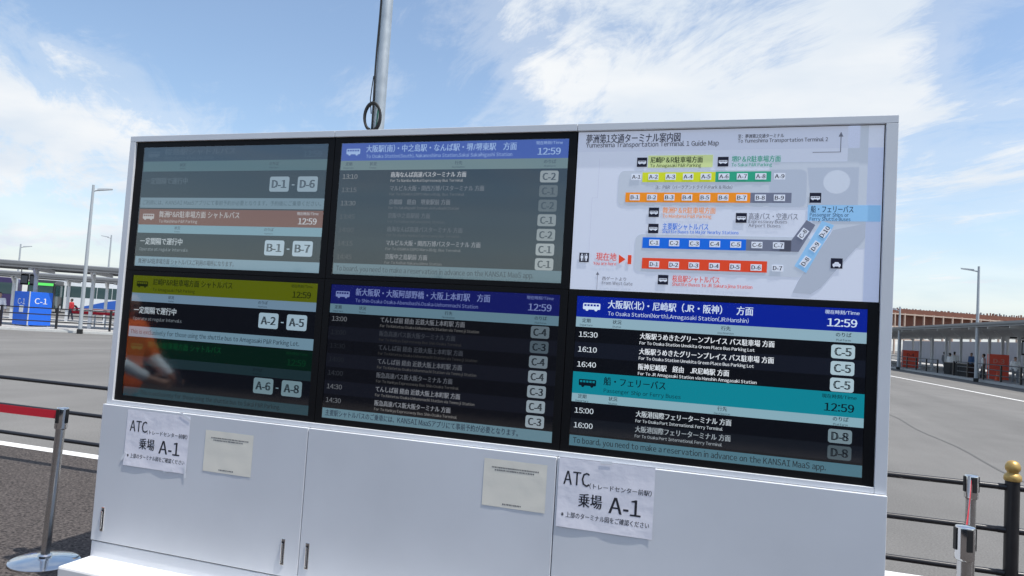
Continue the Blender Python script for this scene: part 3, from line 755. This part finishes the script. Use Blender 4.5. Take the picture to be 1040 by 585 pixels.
# ------------------------------------------------------------------ people
def capsules(caps, name, mat, parent, voxel, smooth=4, part=None):
    bm = bmesh.new()
    for c in caps:
        a, b_, ra, rb = Vector(c[0]), Vector(c[1]), c[2], c[3]; fl = c[4] if len(c) > 4 else 1
        d = b_-a; L_ = d.length
        if L_ < 1e-5: d = Vector((0, 0, 1))
        q = d.to_track_quat('Z', 'X').to_matrix().to_4x4()
        steps = 8; prof = []
        for i in range(steps+1):
            t = math.pi/2*i/steps; prof.append((ra*math.sin(t), -ra*math.cos(t)))
        for i in range(steps+1):
            t = math.pi/2*i/steps; prof.append((rb*math.cos(t), L_+rb*math.sin(t)))
        n = 14; rings = []
        for r_, z in prof:
            ring = []
            for k in range(n):
                v = Vector((max(r_, 1e-4)*math.cos(2*math.pi*k/n), max(r_, 1e-4)*math.sin(2*math.pi*k/n), z))
                v = q @ v; v.y *= fl if fl != 1 else 1
                ring.append(bm.verts.new(v+Vector((a.x, a.y, a.z))))
            rings.append(ring)
        for i in range(len(rings)-1):
            for k in range(n): bm.faces.new((rings[i][k], rings[i][(k+1) % n], rings[i+1][(k+1) % n], rings[i+1][k]))
        bm.faces.new(rings[0][::-1]); bm.faces.new(rings[-1])
    me = bpy.data.meshes.new(name); bm.to_mesh(me); bm.free()
    o = bpy.data.objects.new(name, me); COL.objects.link(o)
    rm = o.modifiers.new('r', 'REMESH'); rm.mode = 'VOXEL'; rm.voxel_size = voxel; rm.use_smooth_shade = True
    if smooth: s_ = o.modifiers.new('s', 'SMOOTH'); s_.iterations = smooth; s_.factor = .5
    dg = bpy.context.evaluated_depsgraph_get(); dg.update()
    me2 = bpy.data.meshes.new_from_object(o.evaluated_get(dg)); o.modifiers.clear(); o.data = me2
    me2.materials.clear(); me2.materials.append(mat)
    for p in me2.polygons: p.use_smooth = True
    if parent: o.parent = parent
    return o
M_skin = pm('skin', (.42, .25, .18), .55); M_hair = pm('dark_hair', (.02, .016, .013), .6)
def person(label, loc, rz, top, bottom, h=1.70, arm=('down', 'down'), voxel=.016, step=.12, hair='short', fingers=False, hold=None, group=None, topm_extra=None):
    k = h/1.70
    r_ = thing('person', label, 'person', loc, rz, group)
    V = lambda x, y, z: (x*k, y*k, z*k)      # x = facing direction, y = left
    sk, tp, bt, sl = [], [], [], []
    # head and neck
    sk += [(V(.0, 0, 1.43), V(.012, 0, 1.52), .055*k, .052*k), (V(.01, 0, 1.585), V(.015, 0, 1.62), .078*k, .088*k, .86), (V(.045, 0, 1.535), V(.06, 0, 1.545), .045*k, .04*k),
           (V(.098, 0, 1.575), V(.110, 0, 1.563), .012*k, .014*k), (V(.0, .078, 1.59), V(-.005, .082, 1.57), .016*k, .012*k), (V(.0, -.078, 1.59), V(-.005, -.082, 1.57), .016*k, .012*k)]
    sk += [(V(0, 0, .95), V(0, 0, 1.15), .105*k, .10*k, 1.25), (V(0, 0, 1.15), V(0, 0, 1.36), .10*k, .105*k, 1.3), (V(0, .10, 1.40), V(0, -.10, 1.40), .06*k, .06*k)]
    bk = 1.22 if fingers else 1.0
    tp += [(V(0, 0, .93), V(0, 0, 1.15), .128*k*bk, .122*k*bk, 1.25), (V(0, 0, 1.15), V(0, 0, 1.34), .124*k*bk, .126*k*bk, 1.32), (V(0, .15, 1.395), V(0, -.15, 1.395), .070*k, .070*k)]
    for s_, a in ((1, arm[0]), (-1, arm[1])):
        sh = V(0, s_*.19, 1.40)
        if a == 'down': el, wr, hd = V(-.02, s_*.245, 1.12), V(.04, s_*.255, .87), V(.06, s_*.25, .78)
        elif a == 'low': el, wr, hd = V(.10, s_*.27, 1.14), V(.36, s_*.16, .99), V(.45, s_*.10, .96)
        elif a == 'fwd': el, wr, hd = V(.06, s_*.235, 1.13), V(.30, s_*.12, 1.17), V(.38, s_*.08, 1.20)
        else: el, wr, hd = V(.10, s_*.26, 1.16), V(.20, s_*.10, 1.38), V(.22, s_*.06, 1.46)
        sk += [(sh, el, .052*k, .042*k), (el, wr, .042*k, .028*k), (wr, hd, .026*k, .034*k, .8)]
        tp += [(sh, el, .066*k*bk, .058*k*bk)]
        mid = tuple(el[i]+(wr[i]-el[i])*.85 for i in range(3))
        if a == 'low': sl += [(tuple(el[i]+(wr[i]-el[i])*.1 for i in range(3)), mid, .060*k, .046*k)]
        else: tp += [(el, tuple(el[i]+(wr[i]-el[i])*.75 for i in range(3)), .055*k, .045*k)]
        if fingers:
            dv_ = (Vector(hd)-Vector(wr)).normalized(); side = Vector((0, 0, 1)) if abs(dv_.z) < .7 else Vector((0, 1, 0))
            side = (side-dv_*side.dot(dv_)).normalized(); cur = dv_.cross(side)*(-s_)
            for i, (o_, l_) in enumerate(((-.027, .030), (-.009, .036), (.009, .034), (.026, .028))):
                b0 = Vector(hd)+side*o_+dv_*.01; b1 = b0+dv_*l_+cur*.008; b2 = b1+dv_*l_*.6+cur*.022
                sk += [(b0, b1, .0095, .009), (b1, b2, .009, .0075)]
            t0 = Vector(wr)+dv_*.03+side*.02; t1 = t0+side*.035+dv_*.02+cur*.012; sk += [(t0, t1, .012, .010), (t1, t1+dv_*.028+cur*.008, .010, .008)]
    for s_ in (1, -1):
        hp = V(0, s_*.09, .92); kn = V(.03+s_*step*.5, s_*.10, .50); an = V(s_*step, s_*.105, .085)
        sk += [(hp, kn, .075*k, .052*k), (kn, an, .050*k, .034*k)]
        bt += [(hp, kn, .093*k, .070*k), (kn, V(s_*step, s_*.105, .12), .070*k, .058*k)]
    bt += [(V(0, .06, .95), V(0, -.06, .95), .11*k, .11*k)]
    capsules(sk, 'body', M_skin, r_, voxel*(.45 if fingers else 1))
    for q_ in sl: capsules([q_], 'sleeve', M_sleeve, r_, voxel)
    capsules(tp, 'shirt', top, r_, voxel); capsules(bt, 'trousers', bottom, r_, voxel)
    for s_ in (1, -1):
        capsules([(V(s_*step-.05, s_*.105, .045), V(s_*step+.13, s_*.115, .038), .045*k, .038*k)], 'shoe', M_black, r_, voxel, 2)
    hr = [(V(-.015, 0, 1.60), V(-.012, 0, 1.645), .088*k, .090*k, .9)]
    if hair == 'long': hr += [(V(-.045, 0, 1.60), V(-.06, 0, 1.42), .08*k, .06*k)]
    if hair == 'cap': hr += [(V(.04, 0, 1.655), V(.12, 0, 1.645), .06*k, .03*k)]
    capsules(hr, 'cap' if hair == 'cap' else 'hair', M_hair if hair != 'cap' else top, r_, voxel*.8)
    if fingers:
        for s_ in (1, -1):
            capsules([(V(.094, s_*.032, 1.600), V(.096, s_*.032, 1.600), .010*k, .010*k)], 'eye', M_rubber, r_, .004, 0)
        capsules([(V(.100, .02, 1.532), V(.100, -.02, 1.532), .006*k, .006*k)], 'mouth', pm('lips', (.35, .12, .1), .5), r_, .004, 0)
    return r_
M_orange = pm('orange_work_jacket', (1.0, .17, .015), .7, bump=.5, bump_scale=12, noise_amt=.1)
M_sleeve = pm('pale_blue_cloth', (.70, .80, .85), .7); M_navy = pm('navy_cloth', (.02, .025, .05), .8); M_whitec = pm('white_cloth', (.86, .86, .85), .8, noise_amt=.1, noise_scale=12)
M_greyc = pm('grey_cloth', (.22, .23, .25), .8); M_bluec = pm('blue_cloth', (.08, .16, .36), .8)
pw = person('worker in a bright orange jacket reflected in the lower left screen, holding a phone', (-1.80, -1.78, 0), R(-12), M_orange, M_navy, 1.66, ('low', 'low'), .014, .10, 'short', True)
ph = MB(); ph.box(-.006, .006, -.038, .038, -.075, .075, M_black)
pho = ph.build('phone', None, .004); pho.location = (-1.80+.50, -1.78-.105, .98); pho.rotation_euler = (0, R(-20), R(-12))
tag(pho, 'dark phone held in both hands by the orange-jacketed worker', 'phone')

# ------------------------------------------------------------------ dark fabric hoarding behind the camera (added to darken reflections in the screens)
root = thing('reflection_blocker', 'long dark hoarding panels added out of view to darken reflections in the lower screens', 'blocker', (0, -8.6, 0))
b = MB()
for i in range(16): b.box(-28+i*2.9, -28+i*2.9+2.86, 0, .04, .02, 2.35, pm('dark_blocker', (.02, .022, .028), .9) if not b.mats else b.mats[0])
b.build('panel', root)
first = None
for i in range(17):
    if first is None: q = MB(); q.box(-.035, .035, -.04, .08, 0, 2.4, M_rubber); first = q.build('post', root); o = first
    else: o = first.copy(); COL.objects.link(o); o.parent = root
    o.location = (-28.015+i*2.9, 0, 0)

# ------------------------------------------------------------------ street lamps
def lamp(label, loc, h, side, rz=0, s=1.0, base=True):
    r_ = thing('street_lamp', label, 'street lamp', loc, rz, 'grey street lamps round the terminal')
    b = MB(); b.tube([(0, 0, 0), (0, 0, h*.5), (0, 0, h)], [.085*s, .075*s, .055*s], M_lamp, 14); b.build('pole', r_)
    b = MB(); b.box(-.11*s, .11*s, -.11*s, .11*s, 0, .22, M_rubber); b.build('pole_base', r_, .02)
    b = MB(); b.tube([(0, 0, h-.30*s), (side*.15*s, 0, h-.24*s), (side*.30*s, 0, h-.21*s)], .035*s, M_lamp, 8); b.build('arm', r_)
    a_, c_ = .20, .80
    b = MB(); b.add([(side*a_*s, -.11*s, h-.25*s), (side*c_*s, -.11*s, h-.14*s), (side*c_*s, .11*s, h-.14*s), (side*a_*s, .11*s, h-.25*s),
           (side*a_*s, -.10*s, h-.15*s), (side*c_*s, -.09*s, h-.08*s), (side*c_*s, .09*s, h-.08*s), (side*a_*s, .10*s, h-.15*s)],
          [(3, 2, 1, 0), (4, 5, 6, 7), (0, 1, 5, 4), (1, 2, 6, 5), (2, 3, 7, 6), (3, 0, 4, 7)], M_lamp); b.build('lamp_head', r_, .01)
    return r_
lamp('tall grey street lamp just left of the board, head pointing right', frameL(1.22, -1.0), 7.0, 1, R(35))
lamp('distant grey street lamp close to the left edge of the board, head pointing left', frameL(-4.7, 30), 7.3, -1, R(35))
lamp('small distant grey street lamp above the left canopy near the photo edge', frameL(-11.34, 30), 5.9, 1, R(35))
lamp('tall grey street lamp beside the red D-3 box on the right, head pointing left', frameR(4.08, -.6), 6.9, -1, R(-20), 1.15)
lamp('farther grey street lamp hugging the right edge of the board', frameR(-13.0, -.6), 5.2, -1, R(-20), 1.2)

# ------------------------------------------------------------------ left platform: canopies, fence, C-1 box, buses
def canopy(label, fr, cols, x0, x1, y0, y1, h, cy, th=.22, arc=.25, group=None, beams=2.8):
    r_ = thing('platform_canopy', label, 'canopy', fr(0, 0), AL if fr is frameL else AR, group)
    b = MB(); n = 10; pts = []
    for i in range(n+1):
        t = i/n; pts.append((y0+(y1-y0)*t, h+arc*math.sin(math.pi*t)))
    for (ya, za), (yb, zb) in zip(pts, pts[1:]):
        b.add([(x0, ya, za), (x1, ya, za), (x1, yb, zb), (x0, yb, zb), (x0, ya, za+th*.4), (x1, ya, za+th*.4), (x1, yb, zb+th*.4), (x0, yb, zb+th*.4)],
              [(0, 3, 2, 1), (4, 5, 6, 7), (0, 1, 5, 4), (2, 3, 7, 6), (0, 4, 7, 3), (1, 2, 6, 5)], M_roofgrey)
    b.build('roof', r_)
    for yy in (y0, y1-.12):
        b = MB(); b.box(x0, x1, yy, yy+.12, h-.05, h+th, M_roofgrey); b.build('fascia', r_)
    bm_ = None; x = x0+.5
    while x < x1:
        if bm_ is None: q = MB(); q.box(0, .12, y0+.13, y1-.13, h-.16, h-.02+arc*.2, M_colgrey); bm_ = q.build('roof_beam', r_); o = bm_
        else: o = bm_.copy(); COL.objects.link(o); o.parent = r_
        o.location = (x, 0, 0); x += beams
    first = None
    for c in cols:
        for yy in cy:
            if first is None:
                q = MB(); q.box(-.075, .075, -.075, .075, .13, h-.05, M_colgrey); q.add([(-.05, -.6, h-.06), (.05, -.6, h-.06), (.05, -.075, h-.5), (-.05, -.075, h-.5), (-.05, -.075, h-.06), (.05, -.075, h-.06)], [(0, 1, 2, 3), (0, 3, 4), (1, 5, 2), (0, 4, 5, 1), (3, 2, 5, 4)], M_colgrey)
                first = q.build('column', r_); o = first
            else: o = first.copy(); COL.objects.link(o); o.parent = r_
            o.location = (c, yy, 0)
    return r_
canopy('grey curved bus platform canopy behind the blue C-1 box', frameL, [-9.4, -6.85, -4.3, -1.78, .76, 3.3, 5.8], -22, 12, 1.5, 5.5, 3.05, (2.5,), group='left bus platform canopies')
canopy('second grey canopy behind the nearer left canopy, in front of the coach', frameL, [-12.6, -9.5, -6.47, -3.38, -1.16, 2, 5], -32, 14, 13.5, 17, 2.86, (14.2,), group='left bus platform canopies')

def rail_fence(label, fr, x0, x1, y, pitch=2.83, h=1.0, x_first=None):
    r_ = thing('railing', label, 'railing', fr(0, 0), AL if fr is frameL else AR)
    first = None; x = x_first if x_first is not None else x0
    while x > x0: x -= pitch
    while x <= x1:
        if first is None: q = MB(); q.box(-.045, .045, -.045, .045, .1, h+.13, M_black); first = q.build('post', r_); o = first
        else: o = first.copy(); COL.objects.link(o); o.parent = r_
        o.location = (x, y, 0); x += pitch
    for z in (.38, .70, 1.0):
        q = MB(); q.tube([(x0, y, z+.08), (x1, y, z+.08)], .027, M_black, 8); q.build('rail', r_)
    return r_
rail_fence('black three-rail railing along the left platform in front of the blue box', frameL, -20, 14, .2, 2.28, x_first=-.09)
root = thing('belt_barrier', 'thin red tape barrier on white posts across the left platform', 'barrier', frameL(0, 0), AL)
for x in (-1.6, .5, 1.0, 2.6, 5): q = MB(); q.tube([(x, 4.6, .13), (x, 4.6, 1.05)], .04, M_colgrey, 8); q.build('post', root)
q = MB(); q.box(-.6, 6, 4.53, 4.54, .84, .98, M_red); q.build('belt', root)
q = MB(); q.box(-.6, 6, 4.45, 4.46, 1.08, 1.13, M_red); q.build('belt', root)

def sign_box(label, loc, rz, wd, dp, h, z0, mat, txt, tcol, group=None, side=True, notice=False):
    r_ = thing('sign_box', label, 'sign box', loc, rz, group)
    b = MB(); b.box(-wd/2, wd/2, -dp/2, dp/2, z0, z0+h, mat); b.build('panel', r_, .01)
    s_ = Sheet(-wd/2, z0+h, wd, h, -dp/2-.004); s_.text(txt, .5, .27, .23, tcol, align='c', bold=.012); s_.done(r_)[0] if False else s_.let.build('lettering', r_)
    if side:
        s2 = Sheet(-dp/2, z0+h, dp, h, -wd/2-.004); s2.text(txt, .5, .30, .23, tcol, align='c', bold=.006); o = s2.let.build('lettering', r_); o.rotation_euler = (0, 0, R(-90))
    b = MB()
    for sx in (-1, 1):
        for sy in (-1, 1): b.box(sx*wd*.42-.03, sx*wd*.42+.03, sy*dp*.42-.03, sy*dp*.42+.03, z0-.12 if z0 > .13 else .0, z0-.001, M_colgrey)
    b.build('feet', r_)
    q = MB(); q.box(-wd/2-.02, -wd/2+.02, -dp/2-.02, -dp/2+.02, z0, z0+h+.02, M_colgrey); q.build('corner_trim', r_)
    if notice: q = MB(); q.box(-wd/2-.012, -wd/2-.004, -.2, .12, z0+h*.38, z0+h*.58, M_whitec); q.build('notice', r_)
    return r_
M_bluebox = pm('bright_blue_panel', (.012, .14, .72), .5); M_redbox = pm('red_orange_panel', (.74, .09, .05), .55, noise_amt=.06)
sign_box('blue sign box lettered C-1 behind the black railing on the left platform', frameL(-1.68, 2.05), AL+R(20)+R(27), 1.10, 1.25, 1.62, .20, M_bluebox, 'C-1', M_whitec, notice=True)

def wheel(parent, x, y, r_=.5, wdt=.3):
    q = MB(); q.tube([(x, y, r_), (x, y+wdt, r_)], r_, M_rubber, 24); t = q.build('wheel', parent)
    q = MB(); q.tube([(x, y-.012, r_), (x, y+.05, r_)], r_*.58, M_colgrey, 20); q.build('rim', t)
def coach(label, fr, x, y, rz, length, h, body, lower=None, swoosh=None, group='buses parked beyond the platforms'):
    """side faces -y, front at -x end"""
    r_ = thing('bus', label, 'bus', fr(x, y), (AL if fr is frameL else AR)+rz, group)
    b = MB(); prof = [(-length/2, .45), (-length/2-.05, 1.2), (-length/2+.12, h-.35), (-length/2+.45, h-.04), (-length/2+1.0, h), (length/2-.5, h), (length/2-.08, h-.15), (length/2, h-.5), (length/2, .45)]
    b.prism(prof[::-1], 0, 2.5, body); b.build('body', r_, .05)
    b = MB(); x_ = -length/2+1.5
    while x_ < length/2-1.2:
        b.box(x_, x_+1.45, -.012, .02, h*.50, h*.84, M_glassdark); x_ += 1.5
    b.build('side_windows', r_)
    b = MB(); b.box(-length/2-.075, -length/2+.06, .15, 2.35, 1.15, h-.55, M_glassdark); b.build('windscreen', r_)
    b = MB(); b.box(-length/2+.45, -length/2+1.3, -.015, .02, .5, h*.84, M_glassdark); b.build('door', r_)
    if lower: b = MB(); b.box(-length/2+.1, length/2-.1, -.008, .02, .46, .95, lower); b.build('skirt', r_)
    if swoosh:
        b = MB(); n = 24; vs = []; 
        for i in range(n+1):
            t = i/n; xx = -length/2+2.5+t*(length-3.2); a = .62+.10*math.sin(t*6); c = .75+1.0*math.sin(t*math.pi)**1.5
            vs += [(xx, -.014, max(.5, a)), (xx, -.014, max(.55, c, a+.1) if t > .05 else a+.05)]
        b.add(vs, [(2*i, 2*i+2, 2*i+3, 2*i+1) for i in range(n)], swoosh); b.build('stripe', r_)
    for xx in (-length/2+2.3, length/2-3.0): wheel(r_, xx, -.02)
    b = MB(); b.box(-length/2-.06, -length/2+.02, .25, .6, .6, .8, M_whitec); b.build('headlight', r_)
    b = MB(); b.box(-length/2-.06, -length/2+.02, 1.9, 2.25, .6, .8, M_whitec); b.build('headlight', r_)
    return r_
M_busw = pm('white_bus_paint', (.80, .82, .83), .25, coat=.5); M_busb = pm('blue_bus_stripe', (.03, .12, .48), .3); M_busk = pm('black_bus_paint', (.02, .02, .022), .3)
M_busp = pm('purple_bus_paint', (.045, .03, .11), .35); M_led = pm('green_led_sign', (.02, .1, .02), .5, emis=(.12, .85, .15), estr=.9)
coach('white coach with a blue wave stripe parked behind the canopies, left of the board', frameL, -8.2, 50, 0, 12.6, 3.6, M_busw, None, M_busb)
coach('plain white coach parked behind the striped coach', frameL, -1.5, 58, 0, 12, 3.5, M_busw)
cb = coach('dark bus facing the camera with a bright green destination strip', frameL, -13.3, 52, R(90), 10, 3.45, M_busk)
q = MB(); q.box(-5.12, -5.08, .12, 2.38, 2.83, 3.10, M_led); q.build('destination_sign', cb)
coach('purple bus at the far left edge behind the C-1 box', frameL, -23.2, 50, 0, 10.5, 3.5, M_busp)
coach('white bus parked behind the purple bus', frameL, -27, 60, 0, 11, 3.4, M_busw)

root = thing('display_monitor', 'pair of dark monitors hung under the left canopy above the blue box', 'monitor', frameL(-2.3, 3.2), AL)
root.scale = (.62, 1, .85); root.location.z = .38
for x in (-.32, .32):
    q = MB(); q.box(x-.27, x+.27, -.05, .05, 2.1, 2.75, M_bezel); s_ = q.build('screen', root, .01)
    q2 = MB(); q2.box(x-.22, x+.22, -.056, -.051, 2.2, 2.65, em((60, 66, 74))); q2.build('screen_picture', s_)
q = MB(); q.box(-.62, .62, -.03, .03, 2.76, 2.82, M_colgrey); q.box(-.62, -.56, -.03, .03, 2.82, 3.05, M_colgrey); q.box(.56, .62, -.03, .03, 2.82, 3.05, M_colgrey); q.build('bracket', root)

person('person in a white shirt at the left photo edge beside the blue box', frameL(-3.15, 2.2), R(-30), M_whitec, M_navy, 1.68, ('down', 'up'), .022)
person('person in red top standing near the wheel of the striped coach', frameL(-4.25, 18.5), R(200), pm('red_cloth', (.5, .03, .04), .8), M_navy, 1.6, voxel=.022)

# ------------------------------------------------------------------ right platform
canopy('broad grey canopy over the right-hand bus platform with pale columns', frameR, [-44, -37, -31, -23.1, -16.6, -13.35, -10, -6.8, -1.5, .6, 3.0, 5.4, 9], -64, 30, -.7, 10.5, 3.30, (2.0, 8.6), .22, .05, beams=3.0)
b = MB(); b.box(-90, 34, 19, 19.3, 0, 3.35, pm('grey_violet_panel', (.26, .26, .29), .6, noise_amt=.12, noise_scale=.8)); o = b.build('boundary_wall', None); placed(o, frameR, 0, 0)
tag(o, 'long grey wall closing off the terminal behind the right-hand canopy', 'wall')
rail_fence('black railing along the right platform kerb in front of the red D-3 box', frameR, -1.5, 24, .15, 2.6, .95, x_first=.4)
rail_fence('black railing along the right platform kerb near the white board', frameR, -34, -5.5, .15, 2.6, .95, x_first=-5.6)
for i in range(3):
    r_ = thing('planter_box', ('black slatted planter box, left one of the row before the right platform', 'black slatted planter box, middle one of the row before the right platform', 'black slatted planter box, right one of the row before the right platform')[i], 'planter', frameR(-3.6+i*1.55, .2), AR, 'black planter boxes along the right platform')
    q = MB(); q.box(-.72, .72, 0, .5, .12, .98, M_black)
    for j in range(8): q.box(-.70+j*.18, -.58+j*.18, -.03, -.001, .15, .94, pm('dark_slat', (.012, .012, .013), .8) if 'dark_slat' not in bpy.data.materials else bpy.data.materials['dark_slat'])
    q.build('box', r_)
sign_box('red sign box lettered D-3 behind the black railing at the right edge', frameR(1.35, 1.5), R(-8), 1.05, .62, 1.55, .16, M_redbox, 'D-3', pm('faded_red_lettering', (.62, .30, .24), .7), side=False)
sign_box('red sign panel standing just left of the D-3 box', frameR(-.1, 1.9), R(-30), .42, .5, 1.5, .16, M_redbox, 'D-3', pm('faded_red_lettering2', (.60, .16, .12), .7), side=False)
sign_box('distant red sign box lettered D-4 beside the right edge of the white board', frameR(-18.2, 1.6), R(-6), 1.25, .9, 1.5, .14, M_redbox, 'D-4', pm('dark_lettering', (.10, .02, .02), .7), side=False)
root = thing('display_monitor', 'black monitor hung at an angle under the right canopy above the D-3 box', 'monitor', frameR(2.6, 2.6), R(-30))
q = MB(); q.box(-.30, .30, -.05, .05, 1.75, 2.65, M_bezel); s_ = q.build('screen', root, .01)
q2 = MB(); q2.box(-.24, .24, -.056, -.051, 1.85, 2.55, em((78, 84, 92))); q2.build('screen_picture', s_)
q = MB(); q.box(-.03, .03, -.03, .03, 2.66, 3.3, M_colgrey); q.box(-.9, .9, -.04, .04, 2.75, 2.83, M_bezel); q.build('bracket', root)
sp = [('person in a white shirt standing behind the black planter boxes', -7.4, 1.5, M_whitec, 'down'), ('second person in white and grey close behind the planter boxes', -5.6, 4.2, M_greyc, 'up'),
      ('person in a white top just left of the tall right lamp post', -.4, 1.3, M_whitec, 'down'), ('person in blue walking under the right canopy between two columns', -12.0, 4.4, M_bluec, 'down'),
      ('person in a pale shirt right of the red D-3 box', 4.4, 1.3, M_whitec, 'fwd'), ('person in dark clothes far under the right canopy', -19.0, 5.0, M_navy, 'down'), ('person with a grey shirt next to the distant red box', -14.4, 3.2, M_greyc, 'down'),
      ('person in a white shirt under the canopy midway between the two red boxes', -9.4, 2.4, M_whitec, 'up'), ('person in red under the canopy behind the planter boxes', -4.2, 5.5, M_redbox, 'down'), ('person in white far back under the right canopy beside a column', -24.5, 3.5, M_whitec, 'down')]
for i, (lab, x, y, mt, a) in enumerate(sp): person(lab, frameR(x, y), R(40+i*57), mt, M_navy if i % 2 else M_greyc, 1.6+.04*(i % 4), (a, 'down'), .025)
r_ = thing('parcel_cart', 'white cart with boxes under the right canopy behind the planters', 'cart', frameR(-3.0, 6.5), AR)
q = MB(); q.box(-.9, .9, -.5, .5, .35, 1.5, M_whitec); q.build('box', r_, .04); q = MB(); q.tube([(-.6, -.52, .2), (-.6, .52, .2)], .2, M_rubber); q.tube([(.6, -.52, .2), (.6, .52, .2)], .2, M_rubber); q.build('wheel', r_)
r_ = thing('van', 'white van parked behind the right canopy near the photo edge', 'van', frameR(6.5, 13.5), AR)
q = MB(); q.prism([(-2.2, .3), (-2.25, .9), (-1.9, 1.15), (-1.5, 1.9), (2.2, 1.95), (2.3, .3)][::-1], 0, 1.7, M_busw); q.build('body', r_, .05)
q = MB(); q.box(-1.3, 1.9, -.012, .02, 1.2, 1.75, M_glassdark); q.build('side_windows', r_)
for xx in (-1.4, 1.4): wheel(r_, xx, -.02, .33, .2)
r_ = thing('traffic_cone', 'small orange-red cone on the right platform beside the D-3 box', 'cone', frameR(3.0, .9))
q = MB(); q.lathe([(.17, .13), (.17, .16), (.13, .17), (.03, .70), (.0, .71)], pm('orange_cone', (.7, .08, .02), .5), n=20); q.build('cone', r_)
q = MB(); q.lathe([(.098, .33), (.078, .45)], M_whitec, n=20); q.build('band', r_)

# ------------------------------------------------------------------ the great timber ring far behind on the right
ra = math.atan2(34, 62)
root = thing('timber_ring', 'huge red-brown timber ring structure far behind the right-hand canopy', 'timber structure', (64, 331, 1.1), ra)
q = MB(); q.box(-45, 170, 0, 24, 16.3, 18.1, M_woodd); q.build('roof', root)
q = MB(); q.box(-45, 170, 2.0, 2.4, 10.3, 16.2, M_woodd); q.build('inner_wall', root)
for z in (15.6, 10.2, 5.0):
    q = MB(); q.box(-45, 170, -.35, .15, z, z+.55, M_wood); q.build('beam', root)
first = None
x = -44.5
while x < 170:
    if first is None: q = MB(); q.box(-.24, .24, -.4, .3, -1.1, 16.28, M_wood); first = q.build('post', root); o = first
    else: o = first.copy(); COL.objects.link(o); o.parent = root
    o.location = (x, -.02, 0); x += 4.7
q = MB(); rr = random.Random(11); x = -44
while x < 170:
    hh = rr.uniform(.15, .55) if x < 45 else rr.uniform(.4, 1.2); q.box(x, x+rr.uniform(.15, .45), .4, .9, 18.1, 18.1+hh, M_woodd if rr.random() < .6 else M_greyc); x += rr.uniform(.6, 1.8)
o = q.build('parapet', root); o['kind'] = 'stuff'
